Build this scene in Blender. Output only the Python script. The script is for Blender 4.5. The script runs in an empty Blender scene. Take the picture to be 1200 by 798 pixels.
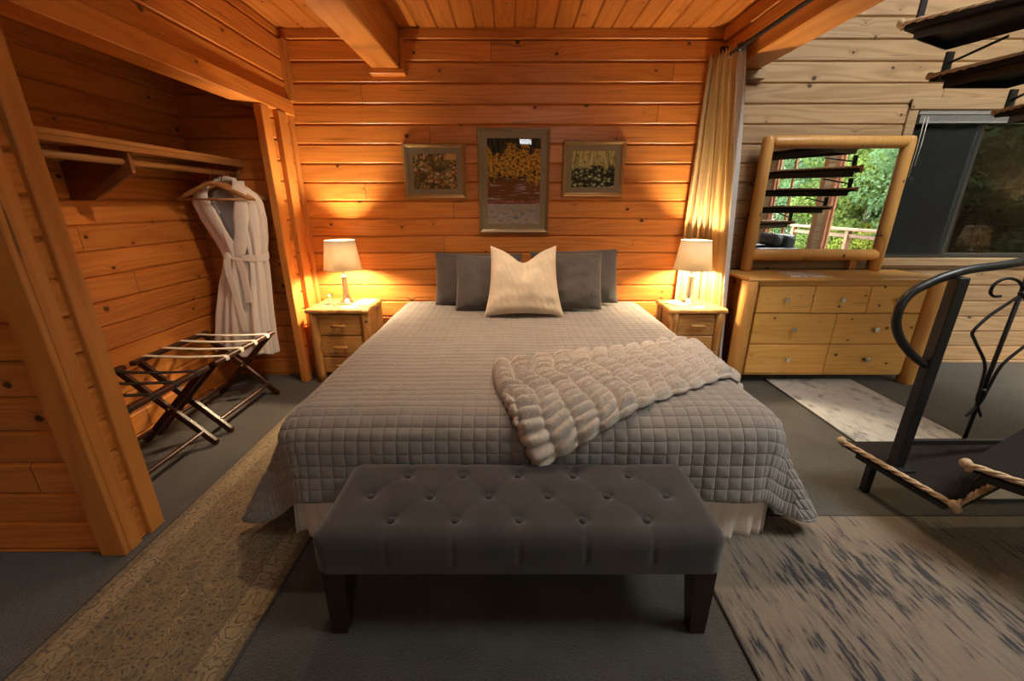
import bpy, bmesh, math, random
import numpy as np
from mathutils import Vector, Matrix, noise as mnoise
random.seed(7); rng = np.random.default_rng(7)
PI = math.pi
S = bpy.context.scene
COL = S.collection
R = math.radians

# ------------------------------------------------------------------ tagging
def tag(o, label=None, cat=None, group=None, kind=None):
    if label: o['label'] = label
    if cat: o['category'] = cat
    if group: o['group'] = group
    if kind: o['kind'] = kind
    return o

def thing(name, label, cat, loc=(0, 0, 0), rz=0.0, group=None):
    o = bpy.data.objects.new(name, None)
    COL.objects.link(o)
    o.location = loc; o.rotation_euler = (0, 0, rz)
    o.empty_display_size = 0.1
    return tag(o, label, cat, group)

def link_mesh(name, me, mat, parent=None):
    o = bpy.data.objects.new(name, me)
    COL.objects.link(o)
    if mat and not me.materials: me.materials.append(mat)
    if parent: o.parent = parent
    return o

def copy_tree(o, parent=None):
    c = o.copy(); COL.objects.link(c)
    if parent: c.parent = parent
    for ch in list(o.children): copy_tree(ch, c)
    return c

# ------------------------------------------------------------------ mesh builder
class MB:
    def __init__(s): s.bm = bmesh.new()
    def _mx(s, vs, M):
        if M is not None: bmesh.ops.transform(s.bm, matrix=M, verts=vs)
    def box(s, lo, hi, bev=0.0, seg=1, M=None, taper=None):
        lo, hi = Vector(lo), Vector(hi)
        c = (lo + hi) / 2; d = hi - lo
        r = bmesh.ops.create_cube(s.bm, size=1.0)
        vs = r['verts']
        for v in vs:
            k = 1.0
            if taper and v.co.z < 0: k = taper
            v.co = Vector((c.x + v.co.x * d.x * k, c.y + v.co.y * d.y * k, c.z + v.co.z * d.z))
        if bev > 0:
            es = list({e for v in vs for e in v.link_edges})
            r2 = bmesh.ops.bevel(s.bm, geom=es, offset=bev, segments=seg, affect='EDGES', profile=0.5)
            vs = list({v for f in r2['faces'] for v in f.verts} | {v for v in vs if v.is_valid})
        s._mx(vs, M)
        return s
    def loft(s, rings, cap=True, close=True, smooth=True):
        rr = [[s.bm.verts.new(p) for p in r] for r in rings]
        n = len(rr[0])
        for a, b in zip(rr[:-1], rr[1:]):
            for i in range(n if close else n - 1):
                j = (i + 1) % n
                f = s.bm.faces.new((a[i], a[j], b[j], b[i])); f.smooth = smooth
        if cap and close:
            s.bm.faces.new(rr[0][::-1]); s.bm.faces.new(rr[-1])
        return s
    def lathe(s, prof, c=(0, 0, 0), n=24, M=None, cap=True, smooth=True, sq=0.0):
        rings = []
        for r, z in prof:
            ring = []
            for i in range(n):
                a = 2 * PI * (i + .5) / n
                p = Vector((c[0] + r * math.cos(a), c[1] + r * math.sin(a), c[2] + z))
                ring.append(M @ p if M is not None else p)
            rings.append(ring)
        return s.loft(rings, cap=cap, smooth=smooth)
    def tube(s, pts, r, n=10, cap=True, smooth=True, flat=1.0):
        pts = [Vector(p) for p in pts]
        rs = r if isinstance(r, (list, tuple)) else [r] * len(pts)
        up = None; rings = []
        for i, p in enumerate(pts):
            t = (pts[min(i + 1, len(pts) - 1)] - pts[max(i - 1, 0)]).normalized()
            if up is None:
                up = Vector((0, 0, 1)) if abs(t.z) < .9 else Vector((0, 1, 0))
            x = t.cross(up)
            if x.length < 1e-4: x = t.orthogonal()
            x.normalize(); y = x.cross(t).normalized(); up = y
            rings.append([p + x * (rs[i] * math.cos(2 * PI * k / n)) + y * (rs[i] * flat * math.sin(2 * PI * k / n)) for k in range(n)])
        return s.loft(rings, cap=cap, smooth=smooth)
    def bar(s, a, b, w, h, bev=0.0):
        """rectangular bar from a to b, w sideways, h upward"""
        a, b = Vector(a), Vector(b); t = (b - a); L = t.length; t.normalize()
        up = Vector((0, 0, 1)) if abs(t.z) < .95 else Vector((0, 1, 0))
        x = t.cross(up).normalized(); y = x.cross(t).normalized()
        M = Matrix(((x.x, t.x, y.x, a.x), (x.y, t.y, y.y, a.y), (x.z, t.z, y.z, a.z), (0, 0, 0, 1)))
        return s.box((-w / 2, 0, -h / 2), (w / 2, L, h / 2), bev, 1, M)
    def ribbon(s, pts, w, h, wdir):
        """flat strip following pts; w along wdir, h thickness"""
        pts = [Vector(p) for p in pts]; wd = Vector(wdir).normalized(); rings = []
        for i, p in enumerate(pts):
            t = (pts[min(i + 1, len(pts) - 1)] - pts[max(i - 1, 0)]).normalized()
            nn = t.cross(wd).normalized()
            rings.append([p + wd * w / 2 + nn * h / 2, p - wd * w / 2 + nn * h / 2, p - wd * w / 2 - nn * h / 2, p + wd * w / 2 - nn * h / 2])
        return s.loft(rings, smooth=False)
    def prism(s, poly, a, b, M=None, smooth=False):
        """poly in (u,v) extruded along the third axis from a to b; default maps (u, w, v)->(x,y,z)"""
        f = (lambda p: M @ Vector(p)) if M is not None else Vector
        return s.loft([[f((u, a, v)) for u, v in poly], [f((u, b, v)) for u, v in poly]], smooth=smooth)
    def sphere(s, c, r, sc=(1, 1, 1), seg=16):
        q = bmesh.ops.create_uvsphere(s.bm, u_segments=seg, v_segments=max(6, seg // 2), radius=r)
        for v in q['verts']:
            v.co = Vector((c[0] + v.co.x * sc[0], c[1] + v.co.y * sc[1], c[2] + v.co.z * sc[2]))
            for f in v.link_faces: f.smooth = True
        return s
    def build(s, name, mat, parent=None, local=False, smooth=False):
        bmesh.ops.recalc_face_normals(s.bm, faces=s.bm.faces)
        if smooth:
            for f in s.bm.faces: f.smooth = True
        me = bpy.data.meshes.new(name)
        s.bm.to_mesh(me); s.bm.free()
        o = link_mesh(name, me, mat, parent)
        if parent is not None and not local:
            off = Vector(parent.location); q = parent
            while q.parent: q = q.parent; off += Vector(q.location)
            me.transform(Matrix.Translation(-off))
        return o

def grid_mesh(name, P, mat, parent=None, uv=None, smooth=True, closed_u=False, mask=None):
    """P: (n,m,3) array of points"""
    n, m, _ = P.shape
    idx = np.arange(n * m).reshape(n, m)
    a, b, c, d = idx[:-1, :-1], idx[1:, :-1], idx[1:, 1:], idx[:-1, 1:]
    if closed_u:
        idx2 = np.vstack([idx, idx[:1]])
        a, b, c, d = idx2[:-1, :-1], idx2[1:, :-1], idx2[1:, 1:], idx2[:-1, 1:]
    F = np.stack([a, b, c, d], -1)
    if mask is not None: F = F[mask]
    F = F.reshape(-1, 4)
    me = bpy.data.meshes.new(name)
    me.vertices.add(n * m); me.vertices.foreach_set('co', P.reshape(-1).astype(np.float32))
    k = len(F)
    me.loops.add(k * 4); me.loops.foreach_set('vertex_index', F.reshape(-1).astype(np.int32))
    me.polygons.add(k)
    me.polygons.foreach_set('loop_start', (np.arange(k) * 4).astype(np.int32))
    me.update(calc_edges=True)
    me.polygons.foreach_set('use_smooth', np.full(k, smooth))
    if uv is not None:
        l = me.uv_layers.new(name='UVMap')
        l.data.foreach_set('uv', uv.reshape(-1, 2)[F.reshape(-1)].reshape(-1).astype(np.float32))
    me.validate()
    return link_mesh(name, me, mat, parent)

# ------------------------------------------------------------------ node helper
class NT:
    def __init__(s, name):
        s.m = bpy.data.materials.new(name); s.m.use_nodes = True
        s.t = s.m.node_tree; s.t.nodes.clear()
        s.out = s.t.nodes.new('ShaderNodeOutputMaterial')
    def new(s, ty, **kw):
        n = s.t.nodes.new(ty)
        for k, v in kw.items(): setattr(n, k, v)
        return n
    def put(s, sock, v):
        if isinstance(v, bpy.types.NodeSocket): s.t.links.new(v, sock)
        elif v is not None:
            if isinstance(v, (tuple, list)) and len(v) == 3 and sock.type == 'RGBA': v = (*v, 1)
            sock.default_value = v
    def math(s, op, a, b=None, c=None, clamp=False):
        n = s.new('ShaderNodeMath', operation=op); n.use_clamp = clamp
        s.put(n.inputs[0], a)
        if b is not None: s.put(n.inputs[1], b)
        if c is not None: s.put(n.inputs[2], c)
        return n.outputs[0]
    def sep(s, v):
        n = s.new('ShaderNodeSeparateXYZ'); s.put(n.inputs[0], v); return n.outputs
    def comb(s, x=0., y=0., z=0.):
        n = s.new('ShaderNodeCombineXYZ')
        for i, v in enumerate((x, y, z)): s.put(n.inputs[i], v)
        return n.outputs[0]
    def obj(s): return s.new('ShaderNodeTexCoord').outputs['Object']
    def uv(s): return s.new('ShaderNodeTexCoord').outputs['UV']
    def noise(s, v, scale=1., detail=2., rough=.5, dist=0.):
        n = s.new('ShaderNodeTexNoise'); s.put(n.inputs['Vector'], v)
        n.inputs['Scale'].default_value = scale; n.inputs['Detail'].default_value = detail
        n.inputs['Roughness'].default_value = rough; n.inputs['Distortion'].default_value = dist
        return n.outputs[0]
    def noisec(s, v, scale=1., detail=2.):
        n = s.new('ShaderNodeTexNoise'); s.put(n.inputs['Vector'], v)
        n.inputs['Scale'].default_value = scale; n.inputs['Detail'].default_value = detail
        return n.outputs[1]
    def vor(s, v, scale=1., feature='F1', dim='3D', rnd=1.):
        n = s.new('ShaderNodeTexVoronoi', feature=feature, voronoi_dimensions=dim)
        s.put(n.inputs['Vector'], v); n.inputs['Scale'].default_value = scale
        n.inputs['Randomness'].default_value = rnd
        return n.outputs[0], n.outputs[1] if len(n.outputs) > 1 else None
    def white(s, w):
        n = s.new('ShaderNodeTexWhiteNoise', noise_dimensions='1D'); s.put(n.inputs['W'], w); return n.outputs[0]
    def ss(s, x, a, b):
        n = s.new('ShaderNodeMapRange', interpolation_type='SMOOTHSTEP'); s.put(n.inputs[0], x)
        n.inputs[1].default_value = a; n.inputs[2].default_value = b
        return n.outputs[0]
    def mix(s, f, a, b, mode='MIX'):
        n = s.new('ShaderNodeMix', data_type='RGBA', blend_type=mode)
        s.put(n.inputs[0], f); s.put(n.inputs[6], a); s.put(n.inputs[7], b)
        return n.outputs[2]
    def ramp(s, f, stops, interp='LINEAR'):
        n = s.new('ShaderNodeValToRGB'); s.put(n.inputs[0], f); cr = n.color_ramp; cr.interpolation = interp
        while len(cr.elements) < len(stops): cr.elements.new(.5)
        for e, (p, c) in zip(cr.elements, stops): e.position = p; e.color = (*c, 1)
        return n.outputs[0]
    def bump(s, h, strength=.3, dist=.01, normal=None):
        n = s.new('ShaderNodeBump'); s.put(n.inputs['Height'], h)
        n.inputs['Strength'].default_value = strength; n.inputs['Distance'].default_value = dist
        if normal: s.put(n.inputs['Normal'], normal)
        return n.outputs[0]
    def pbsdf(s, color, rough=.5, metal=0., normal=None, sheen=0., spec=.5, coat=0., trans=0., ior=1.45, emit=None, estr=0.):
        n = s.new('ShaderNodeBsdfPrincipled')
        s.put(n.inputs['Base Color'], color); s.put(n.inputs['Roughness'], rough); s.put(n.inputs['Metallic'], metal)
        n.inputs['Specular IOR Level'].default_value = spec
        n.inputs['Sheen Weight'].default_value = sheen; n.inputs['Coat Weight'].default_value = coat
        n.inputs['Transmission Weight'].default_value = trans; n.inputs['IOR'].default_value = ior
        if coat: n.inputs['Coat Roughness'].default_value = .25
        if normal: s.put(n.inputs['Normal'], normal)
        if emit: s.put(n.inputs['Emission Color'], emit); n.inputs['Emission Strength'].default_value = estr
        return n.outputs[0]
    def done(s, sh):
        s.t.links.new(sh, s.out.inputs[0]); return s.m

COURSE = 0.1363; ZOFF = 0.0126
def wood(name, along, cross, light, dark, knotc=(.05, .02, .006), course=None, off=0., rough=.42, knots=1., ring=.5, coat=0., seg=5.2, cell=.25, bump=.15, tint=.25):
    n = NT(name); p = n.sep(n.obj()); ax = 'XYZ'.index
    L, C = p[ax(along)], p[ax(cross)]
    T = p[3 - ax(along) - ax(cross)]
    if course:
        q = n.math('DIVIDE', n.math('SUBTRACT', C, off), course)
        row = n.math('FLOOR', q)
        r1 = n.white(n.math('MULTIPLY', row, 7.31))
        Lj = n.math('ADD', L, n.math('MULTIPLY', r1, 5.))
        sg = n.math('DIVIDE', Lj, seg); sid = n.math('FLOOR', sg)
        jf = n.math('MULTIPLY', n.math('FRACT', sg), seg)
        joint = n.math('LESS_THAN', jf, .0035)
        rid = n.white(n.math('ADD', n.math('MULTIPLY', row, 13.7), n.math('MULTIPLY', sid, 3.1)))
    else:
        rid = n.new('ShaderNodeObjectInfo').outputs['Random']; joint = None
        row = n.math('MULTIPLY', rid, 9.)
    Ls = n.math('ADD', L, n.math('MULTIPLY', rid, 37.))
    Cs = n.math('ADD', C, n.math('MULTIPLY', rid, 11.))
    d, col = n.vor(n.comb(n.math('MULTIPLY', Ls, .8), Cs, 0.), 1 / cell, dim='2D')
    dm = n.math('MULTIPLY', d, cell)
    rc = n.sep(col)[0]
    rad = n.math('MULTIPLY', n.math('POWER', rc, 1.35), .0145 * knots)
    wob = n.noise(n.comb(Ls, Cs, 0.), 45., 2.)
    dk = n.math('ADD', dm, n.math('MULTIPLY', n.math('SUBTRACT', wob, .5), .010))
    kn = n.math('SUBTRACT', 1., n.ss(n.math('SUBTRACT', dk, rad), -.004, .004), clamp=True)
    halo = n.math('MULTIPLY', n.math('SUBTRACT', 1., n.ss(dm, .0, .055), clamp=True), n.math('GREATER_THAN', rc, .35))
    Cw = n.math('ADD', Cs, n.math('MULTIPLY', halo, .022))
    n1 = n.noise(n.comb(n.math('MULTIPLY', Ls, .55), n.math('MULTIPLY', Cw, 8.), n.math('MULTIPLY', T, 3.)), 1., 1.5, .45)
    rg = n.math('MULTIPLY_ADD', n.math('SINE', n.math('MULTIPLY', n1, 62.)), .5, .5)
    rg = n.math('POWER', rg, 1.6)
    fine = n.noise(n.comb(n.math('MULTIPLY', Ls, 4.), n.math('MULTIPLY', Cw, 170.), n.math('MULTIPLY', T, 60.)), 1., 2.)
    blot = n.noise(n.comb(n.math('MULTIPLY', Ls, 1.3), n.math('MULTIPLY', Cs, 5.), rid), 1., 2.)
    f = n.math('ADD', n.math('MULTIPLY', rg, ring), n.math('MULTIPLY', n.math('SUBTRACT', fine, .5), .55))
    f = n.math('ADD', f, n.math('MULTIPLY', n.math('SUBTRACT', blot, .5), .9))
    f = n.math('ADD', f, n.math('MULTIPLY', halo, .25), clamp=True)
    c = n.mix(f, light, dark)
    tv = n.math('MULTIPLY_ADD', rid, tint, 1. - tint * .6)
    c = n.mix(1., c, n.comb(tv, tv, tv), 'MULTIPLY')
    c = n.mix(kn, c, knotc)
    crk = n.noise(n.comb(n.math('MULTIPLY', Ls, 1.6), n.math('MULTIPLY', Cw, 42.), n.math('ADD', rid, 5.)), 1., 2., .5)
    c = n.mix(n.math('MULTIPLY', n.ss(crk, .69, .75), .55 * min(1., knots)), c, knotc)
    h = n.math('ADD', n.math('MULTIPLY', rg, .4), n.math('MULTIPLY', kn, -.6))
    if joint is not None: c = n.mix(joint, c, (.03, .012, .004))
    ro = n.math('MULTIPLY_ADD', f, .12, rough)
    return n.done(n.pbsdf(c, ro, normal=n.bump(h, bump, .002), coat=coat))

def simple(name, c, rough=.5, metal=0., sheen=0., bscale=0., bstr=.2, var=0., **k):
    n = NT(name); nm = None; col = c
    if bscale:
        o = n.obj(); h = n.noise(o, bscale, 3.)
        nm = n.bump(h, bstr, .004)
        if var: col = n.mix(n.math('MULTIPLY', h, 1.), tuple(x * (1 - var) for x in c), tuple(x * (1 + var) for x in c))
    return n.done(n.pbsdf(col, rough, metal, nm, sheen, **k))

def glass_mat(name, tint=(1, 1, 1), gl=1., rough=.0, ior=1.45):
    n = NT(name)
    tr = n.new('ShaderNodeBsdfTransparent'); n.put(tr.inputs[0], tint)
    g = n.new('ShaderNodeBsdfGlossy'); g.inputs['Roughness'].default_value = rough
    fr = n.new('ShaderNodeFresnel'); fr.inputs[0].default_value = ior
    mx = n.new('ShaderNodeMixShader'); bf = n.new('ShaderNodeNewGeometry').outputs['Backfacing']
    n.put(mx.inputs[0], n.math('MULTIPLY', n.math('MULTIPLY', fr.outputs[0], gl, clamp=True), n.math('SUBTRACT', 1., bf)))
    n.t.links.new(tr.outputs[0], mx.inputs[1]); n.t.links.new(g.outputs[0], mx.inputs[2])
    return n.done(mx.outputs[0])

def fabric(name, c, scale=600., var=.25, sheen=.3, rough=.9, bstr=.25, dist=.001, uv=False, c2=None):
    n = NT(name); o = n.uv() if uv else n.obj()
    h = n.noise(o, scale, 2., .7)
    big = n.noise(o, 9., 3.)
    f = n.math('MULTIPLY_ADD', n.math('SUBTRACT', h, .5), 1.6, big, clamp=True)
    c2 = c2 or tuple(x * (1 + var) for x in c)
    col = n.mix(f, tuple(x * (1 - var) for x in c), c2)
    return n.done(n.pbsdf(col, rough, sheen=sheen, spec=.2, normal=n.bump(h, bstr, dist)))
SKY, EXPO, DOME, FLOORL, SPOT, CSPOT = 6.8, 1.8, 4., 28., 48., 20.
# ------------------------------------------------------------------ materials
PINE_L, PINE_D = (.60, .225, .048), (.40, .118, .019)
M = {}
M['log'] = wood('pine log siding', 'X', 'Z', PINE_L, PINE_D, course=COURSE, off=ZOFF, rough=.36)
M['log_left'] = wood('pine log siding in closet', 'Y', 'Z', PINE_L, PINE_D, course=COURSE, off=ZOFF, rough=.40)
M['log_pale'] = wood('pale grey log siding', 'X', 'Z', (.43, .28, .148), (.25, .138, .060), knotc=(.05, .03, .02), course=COURSE, off=ZOFF, rough=.5, seg=4.3)  # paler, greyer tone than the siding behind the bed
M['log_pale_y'] = wood('pale log siding side wall', 'Y', 'Z', (.43, .31, .185), (.26, .165, .085), knotc=(.05, .03, .02), course=COURSE, off=ZOFF, rough=.5)
M['ceil'] = wood('pine ceiling planks', 'Y', 'X', (.50, .185, .040), (.32, .092, .015), course=COURSE, off=.02, rough=.36)
M['beam'] = wood('pine beam', 'Y', 'Z', (.55, .22, .048), (.36, .115, .020), rough=.42, cell=.4)
M['trim_v'] = wood('pine trim vertical', 'Z', 'Y', (.58, .235, .055), (.40, .13, .024), rough=.4, cell=.4)
M['trim_h'] = wood('pine trim along wall', 'X', 'Z', PINE_L, PINE_D, rough=.4, cell=.35)
M['trim_y'] = wood('pine trim along depth', 'Y', 'Z', PINE_L, PINE_D, rough=.4, cell=.35)
M['casing'] = wood('pale pine casing', 'X', 'Z', (.43, .29, .16), (.28, .165, .08), rough=.45)
M['casing_v'] = wood('pale pine casing upright', 'Z', 'X', (.34, .20, .10), (.2, .11, .05), rough=.45)
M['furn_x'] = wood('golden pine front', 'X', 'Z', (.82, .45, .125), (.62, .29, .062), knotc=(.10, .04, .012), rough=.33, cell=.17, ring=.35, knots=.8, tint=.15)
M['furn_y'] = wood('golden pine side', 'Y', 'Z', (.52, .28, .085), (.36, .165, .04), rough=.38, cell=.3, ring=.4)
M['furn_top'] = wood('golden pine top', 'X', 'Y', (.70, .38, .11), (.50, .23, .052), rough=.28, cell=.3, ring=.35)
M['furn_z'] = wood('golden pine pole', 'Z', 'X', (.62, .32, .09), (.45, .20, .046), rough=.35, cell=.3, ring=.3)
M['cedar_x'] = wood('cedar drawer front', 'X', 'Z', (.54, .28, .085), (.34, .14, .035), rough=.45, cell=.22, ring=.6)
M['cedar_top'] = wood('cedar slab', 'X', 'Y', (.52, .27, .08), (.34, .14, .035), rough=.4, cell=.25, ring=.6)
M['cedar_z'] = wood('cedar post', 'Z', 'X', (.52, .26, .075), (.28, .105, .025), rough=.5, cell=.12, ring=.8)
M['shelfwood'] = wood('closet shelf wood', 'Y', 'X', (.42, .21, .07), (.28, .12, .03), rough=.4)
M['plaque'] = wood('dark shelf bracket wood', 'X', 'Z', (.22, .085, .03), (.13, .045, .014), rough=.45, knots=.3)
M['walnut'] = wood('dark mahogany rack wood', 'Z', 'Y', (.055, .018, .010), (.028, .009, .005), rough=.35, knots=0.)
M['espresso'] = simple('espresso bench leg', (.022, .012, .009), .4, bscale=40., bstr=.05)
M['hanger'] = wood('hanger wood', 'X', 'Z', (.45, .22, .08), (.32, .13, .04), rough=.35, knots=0.)
M['post_out'] = wood('reddish cedar post', 'Z', 'Y', (.36, .16, .085), (.22, .085, .04), rough=.5)
M['deckwood'] = wood('weathered deck wood', 'Y', 'X', (.36, .24, .16), (.22, .14, .09), course=.14, rough=.7)
M['railwood'] = wood('deck rail wood', 'Y', 'Z', (.20, .115, .06), (.13, .07, .035), rough=.6)

def carpet():
    n = NT('dark grey carpet'); o = n.obj()
    h = n.noise(o, 260., 2., .7); b = n.noise(o, 5., 3.); d, c = n.vor(o, 190.)
    f = n.math('MULTIPLY_ADD', n.math('SUBTRACT', h, .5), 2.2, b, clamp=True)
    col = n.mix(f, (.022, .019, .016), (.082, .073, .063))
    return n.done(n.pbsdf(col, .97, sheen=.25, spec=.1, normal=n.bump(n.math('ADD', h, d), .6, .006)))
M['carpet'] = carpet()

def rug_gold():
    """runner: tan ground, dark scroll work, lighter flower border"""
    n = NT('ornate gold runner'); p = n.sep(n.obj())
    x, y = p[0], p[1]
    w = n.noisec(n.comb(x, y, 0.), 16., 2.)
    ws = n.sep(w)
    xx = n.math('ADD', x, n.math('MULTIPLY', n.math('SUBTRACT', ws[0], .5), .07))
    yy = n.math('ADD', y, n.math('MULTIPLY', n.math('SUBTRACT', ws[1], .5), .07))
    v = n.comb(xx, yy, 0.)
    d1, c1 = n.vor(v, 19., dim='2D'); d2, c2 = n.vor(v, 47., dim='2D')
    rings = n.math('ABSOLUTE', n.math('SINE', n.math('MULTIPLY', d1, 16.)))
    line = n.math('SUBTRACT', 1., n.ss(rings, .12, .42))
    edge, _ = n.vor(v, 19., feature='DISTANCE_TO_EDGE', dim='2D')
    scroll = n.math('SUBTRACT', 1., n.ss(edge, .02, .07))
    flow = n.math('SUBTRACT', 1., n.ss(d2, .12, .25))
    ax = n.math('ABSOLUTE', x)                      # origin on the rug's centre line
    bord = n.math('MULTIPLY', n.ss(ax, .212, .217), n.math('SUBTRACT', 1., n.ss(ax, .295, .30)))
    lines = n.math('ADD', n.math('LESS_THAN', n.math('ABSOLUTE', n.math('SUBTRACT', ax, .213)), .004), n.math('LESS_THAN', n.math('ABSOLUTE', n.math('SUBTRACT', ax, .298)), .004))
    wear = n.math('MULTIPLY_ADD', n.math('SUBTRACT', n.noise(n.comb(n.math('MULTIPLY', x, 1.5), y, 0.), 7., 6., .75), .5), 1.8, .5, clamp=True)
    ground = n.mix(wear, (.075, .055, .034), (.25, .175, .088))
    col = n.mix(n.math('MULTIPLY', scroll, .28), ground, (.33, .245, .13))
    col = n.mix(n.math('MULTIPLY', line, n.math('MULTIPLY', wear, 1.3), clamp=True), col, (.07, .055, .045))
    col = n.mix(n.math('MULTIPLY', flow, .9), col, (.04, .035, .032))
    bcol = n.mix(n.math('SUBTRACT', 1., n.ss(n.math('ABSOLUTE', n.math('SINE', n.math('MULTIPLY', d1, 9.))), .2, .5)), (.29, .215, .12), (.07, .055, .045))
    col = n.mix(n.math('MULTIPLY', bord, n.math('MULTIPLY_ADD', wear, .9, .15), clamp=True), col, bcol)
    col = n.mix(n.math('MULTIPLY', lines, .5), col, (.10, .08, .06))
    h = n.noise(n.obj(), 400., 2.)
    return n.done(n.pbsdf(col, .9, sheen=.2, spec=.15, normal=n.bump(n.math('ADD', h, n.math('MULTIPLY', line, -.5)), .4, .003)))
M['rug_gold'] = rug_gold()

def rug_streak(name, base1, base2, navy, amount, sx=34., sy=5.):
    n = NT(name); p = n.sep(n.obj()); x, y = p[0], p[1]
    st = n.noise(n.comb(n.math('MULTIPLY', x, sx), n.math('MULTIPLY', y, sy), 0.), 1., 4., .62)
    bl = n.noise(n.comb(n.math('MULTIPLY', x, 3.2), n.math('MULTIPLY', y, 2.4), 3.), 1., 3., .6)
    fine = n.noise(n.comb(n.math('MULTIPLY', x, 130.), n.math('MULTIPLY', y, 9.), 1.), 1., 2.)
    cross = n.noise(n.comb(n.math('MULTIPLY', x, 10.), n.math('MULTIPLY', y, 160.), 1.), 1., 2.)
    m = n.math('ADD', n.math('MULTIPLY', st, .72), n.math('MULTIPLY', bl, .55))
    dk = n.ss(m, .70 - amount, .745 - amount)
    mid = n.ss(m, .60 - amount, .72 - amount)
    b = n.mix(n.math('ADD', n.math('MULTIPLY', bl, .6), n.math('MULTIPLY', fine, .5), clamp=True), base1, base2)
    b = n.mix(n.math('MULTIPLY', mid, .45), b, tuple(a * .45 + c * .5 for a, c in zip(base1, navy)))
    b = n.mix(dk, b, navy)
    b = n.mix(n.math('MULTIPLY', cross, .25), b, tuple(a * .6 for a in base1))
    h = n.math('ADD', fine, cross)
    return n.done(n.pbsdf(b, .95, sheen=.3, spec=.1, normal=n.bump(h, .4, .003)))
M['rug_navy'] = rug_streak('distressed beige and navy rug', (.105, .081, .062), (.215, .17, .13), (.018, .020, .028), .012, 58., 8.)
M['rug_grey'] = rug_streak('faded light grey rug', (.27, .26, .25), (.58, .56, .54), (.20, .195, .195), .0, 14., 9.)
M['rug_edge'] = simple('rug binding', (.05, .045, .042), .95, bscale=300.)

def quilt_mat():
    n = NT('taupe grey quilt cloth'); p = n.sep(n.uv()); o = n.uv()
    h = n.noise(o, 900., 2., .7); big = n.noise(o, 9., 3.)
    f = n.math('MULTIPLY_ADD', n.math('SUBTRACT', h, .5), 1.6, big, clamp=True)
    col = n.mix(f, (.185, .165, .152), (.265, .240, .222))
    g = [n.math('ABSOLUTE', n.math('SUBTRACT', n.math('FRACT', n.math('ADD', n.math('DIVIDE', a, .050), 100.5)), .5)) for a in p[:2]]
    d = n.math('MINIMUM', g[0], g[1])                  # 0 on a stitch line, in cells
    pil = n.math('ADD', n.math('MULTIPLY', n.ss(d, 0., .085), .75), n.math('MULTIPLY', n.ss(d, .0, .45), .25))
    nm = n.bump(pil, .7, .005); nm = n.bump(h, .2, .001, nm)
    return n.done(n.pbsdf(col, .9, sheen=.3, spec=.2, normal=nm))
M['quilt'] = quilt_mat()
M['pillow'] = fabric('dark grey pillow cloth', (.088, .078, .074), 900., .12, .4)
M['cushion'] = fabric('cream woven cushion', (.66, .56, .43), 260., .22, .2, bstr=.9, dist=.004)
M['skirt'] = simple('white bed skirt cloth', (.72, .66, .62), .9, sheen=.2, bscale=300., bstr=.1)
M['mattress'] = simple('mattress ticking', (.6, .56, .5), .9, bscale=200., bstr=.1)
def fur():
    n = NT('beige faux fur knit'); o = n.obj()
    h = n.noise(o, 220., 3., .75); h2 = n.noise(o, 60., 3., .6)
    f = n.math('MULTIPLY_ADD', n.math('SUBTRACT', h, .5), 1.8, h2, clamp=True)
    col = n.mix(f, (.58, .45, .35), (.97, .87, .77))
    return n.done(n.pbsdf(col, 1., sheen=.8, spec=.05, normal=n.bump(n.math('ADD', h, h2), 1., .012)))
M['fur'] = fur()
M['bench'] = fabric('charcoal linen', (.040, .035, .0345), 700., .45, .25, bstr=.4)
M['button'] = fabric('charcoal button cloth', (.034, .030, .0295), 700., .3, .25)
M['robe'] = simple('white terry cloth', (.86, .81, .79), .95, sheen=.5, bscale=380., bstr=.35)
M['strap'] = simple('white webbing', (.75, .70, .62), .8, bscale=400., bstr=.2)
M['strap_dark'] = simple('black webbing', (.02, .018, .017), .8, bscale=400., bstr=.2)
M['copper'] = simple('copper hook metal', (.75, .33, .16), .25, 1.)
M['chrome'] = simple('polished chrome', (.86, .84, .80), .28, 1.)
M['knob'] = simple('brushed nickel knob', (.78, .77, .74), .28, 1.)
M['black_iron'] = simple('black painted iron', (.012, .012, .013), .38, bscale=60., bstr=.06)
M['tread'] = fabric('dark brown tread carpet', (.013, .0095, .0075), 300., .4, .0, bstr=.6)
M['rope'] = None
def rope():
    n = NT('twisted hemp rope'); o = n.obj()
    h = n.noise(o, 160., 3.)
    return n.done(n.pbsdf(n.mix(h, (.30, .19, .10), (.62, .45, .28)), .9, normal=n.bump(h, .6, .004)))
M['rope'] = rope()
M['crystal'] = simple('clear lamp glass', (.95, .95, .95), .03, trans=.75, ior=1.5)
def shade():
    n = NT('linen lamp shade'); o = n.obj()
    h = n.noise(n.comb(*[n.math('MULTIPLY', a, b) for a, b in zip(n.sep(o), (300., 300., 60.))]), 1., 2.)
    d = n.new('ShaderNodeBsdfDiffuse'); n.put(d.inputs[0], (.74, .64, .48))
    t = n.new('ShaderNodeBsdfTranslucent'); n.put(t.inputs[0], n.mix(h, (.58, .50, .38), (.72, .63, .50)))
    mx = n.new('ShaderNodeMixShader'); mx.inputs[0].default_value = .19
    n.t.links.new(d.outputs[0], mx.inputs[1]); n.t.links.new(t.outputs[0], mx.inputs[2])
    return n.done(mx.outputs[0])
M['shade'] = shade()
def bulb_mat():
    n = NT('lit clear bulb')
    e = n.new('ShaderNodeEmission'); e.inputs[0].default_value = (1., .72, .40, 1); e.inputs[1].default_value = 14.
    t = n.new('ShaderNodeBsdfTransparent')
    mx = n.new('ShaderNodeMixShader'); mx.inputs[0].default_value = .35
    n.t.links.new(t.outputs[0], mx.inputs[1]); n.t.links.new(e.outputs[0], mx.inputs[2])
    return n.done(mx.outputs[0])
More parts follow.
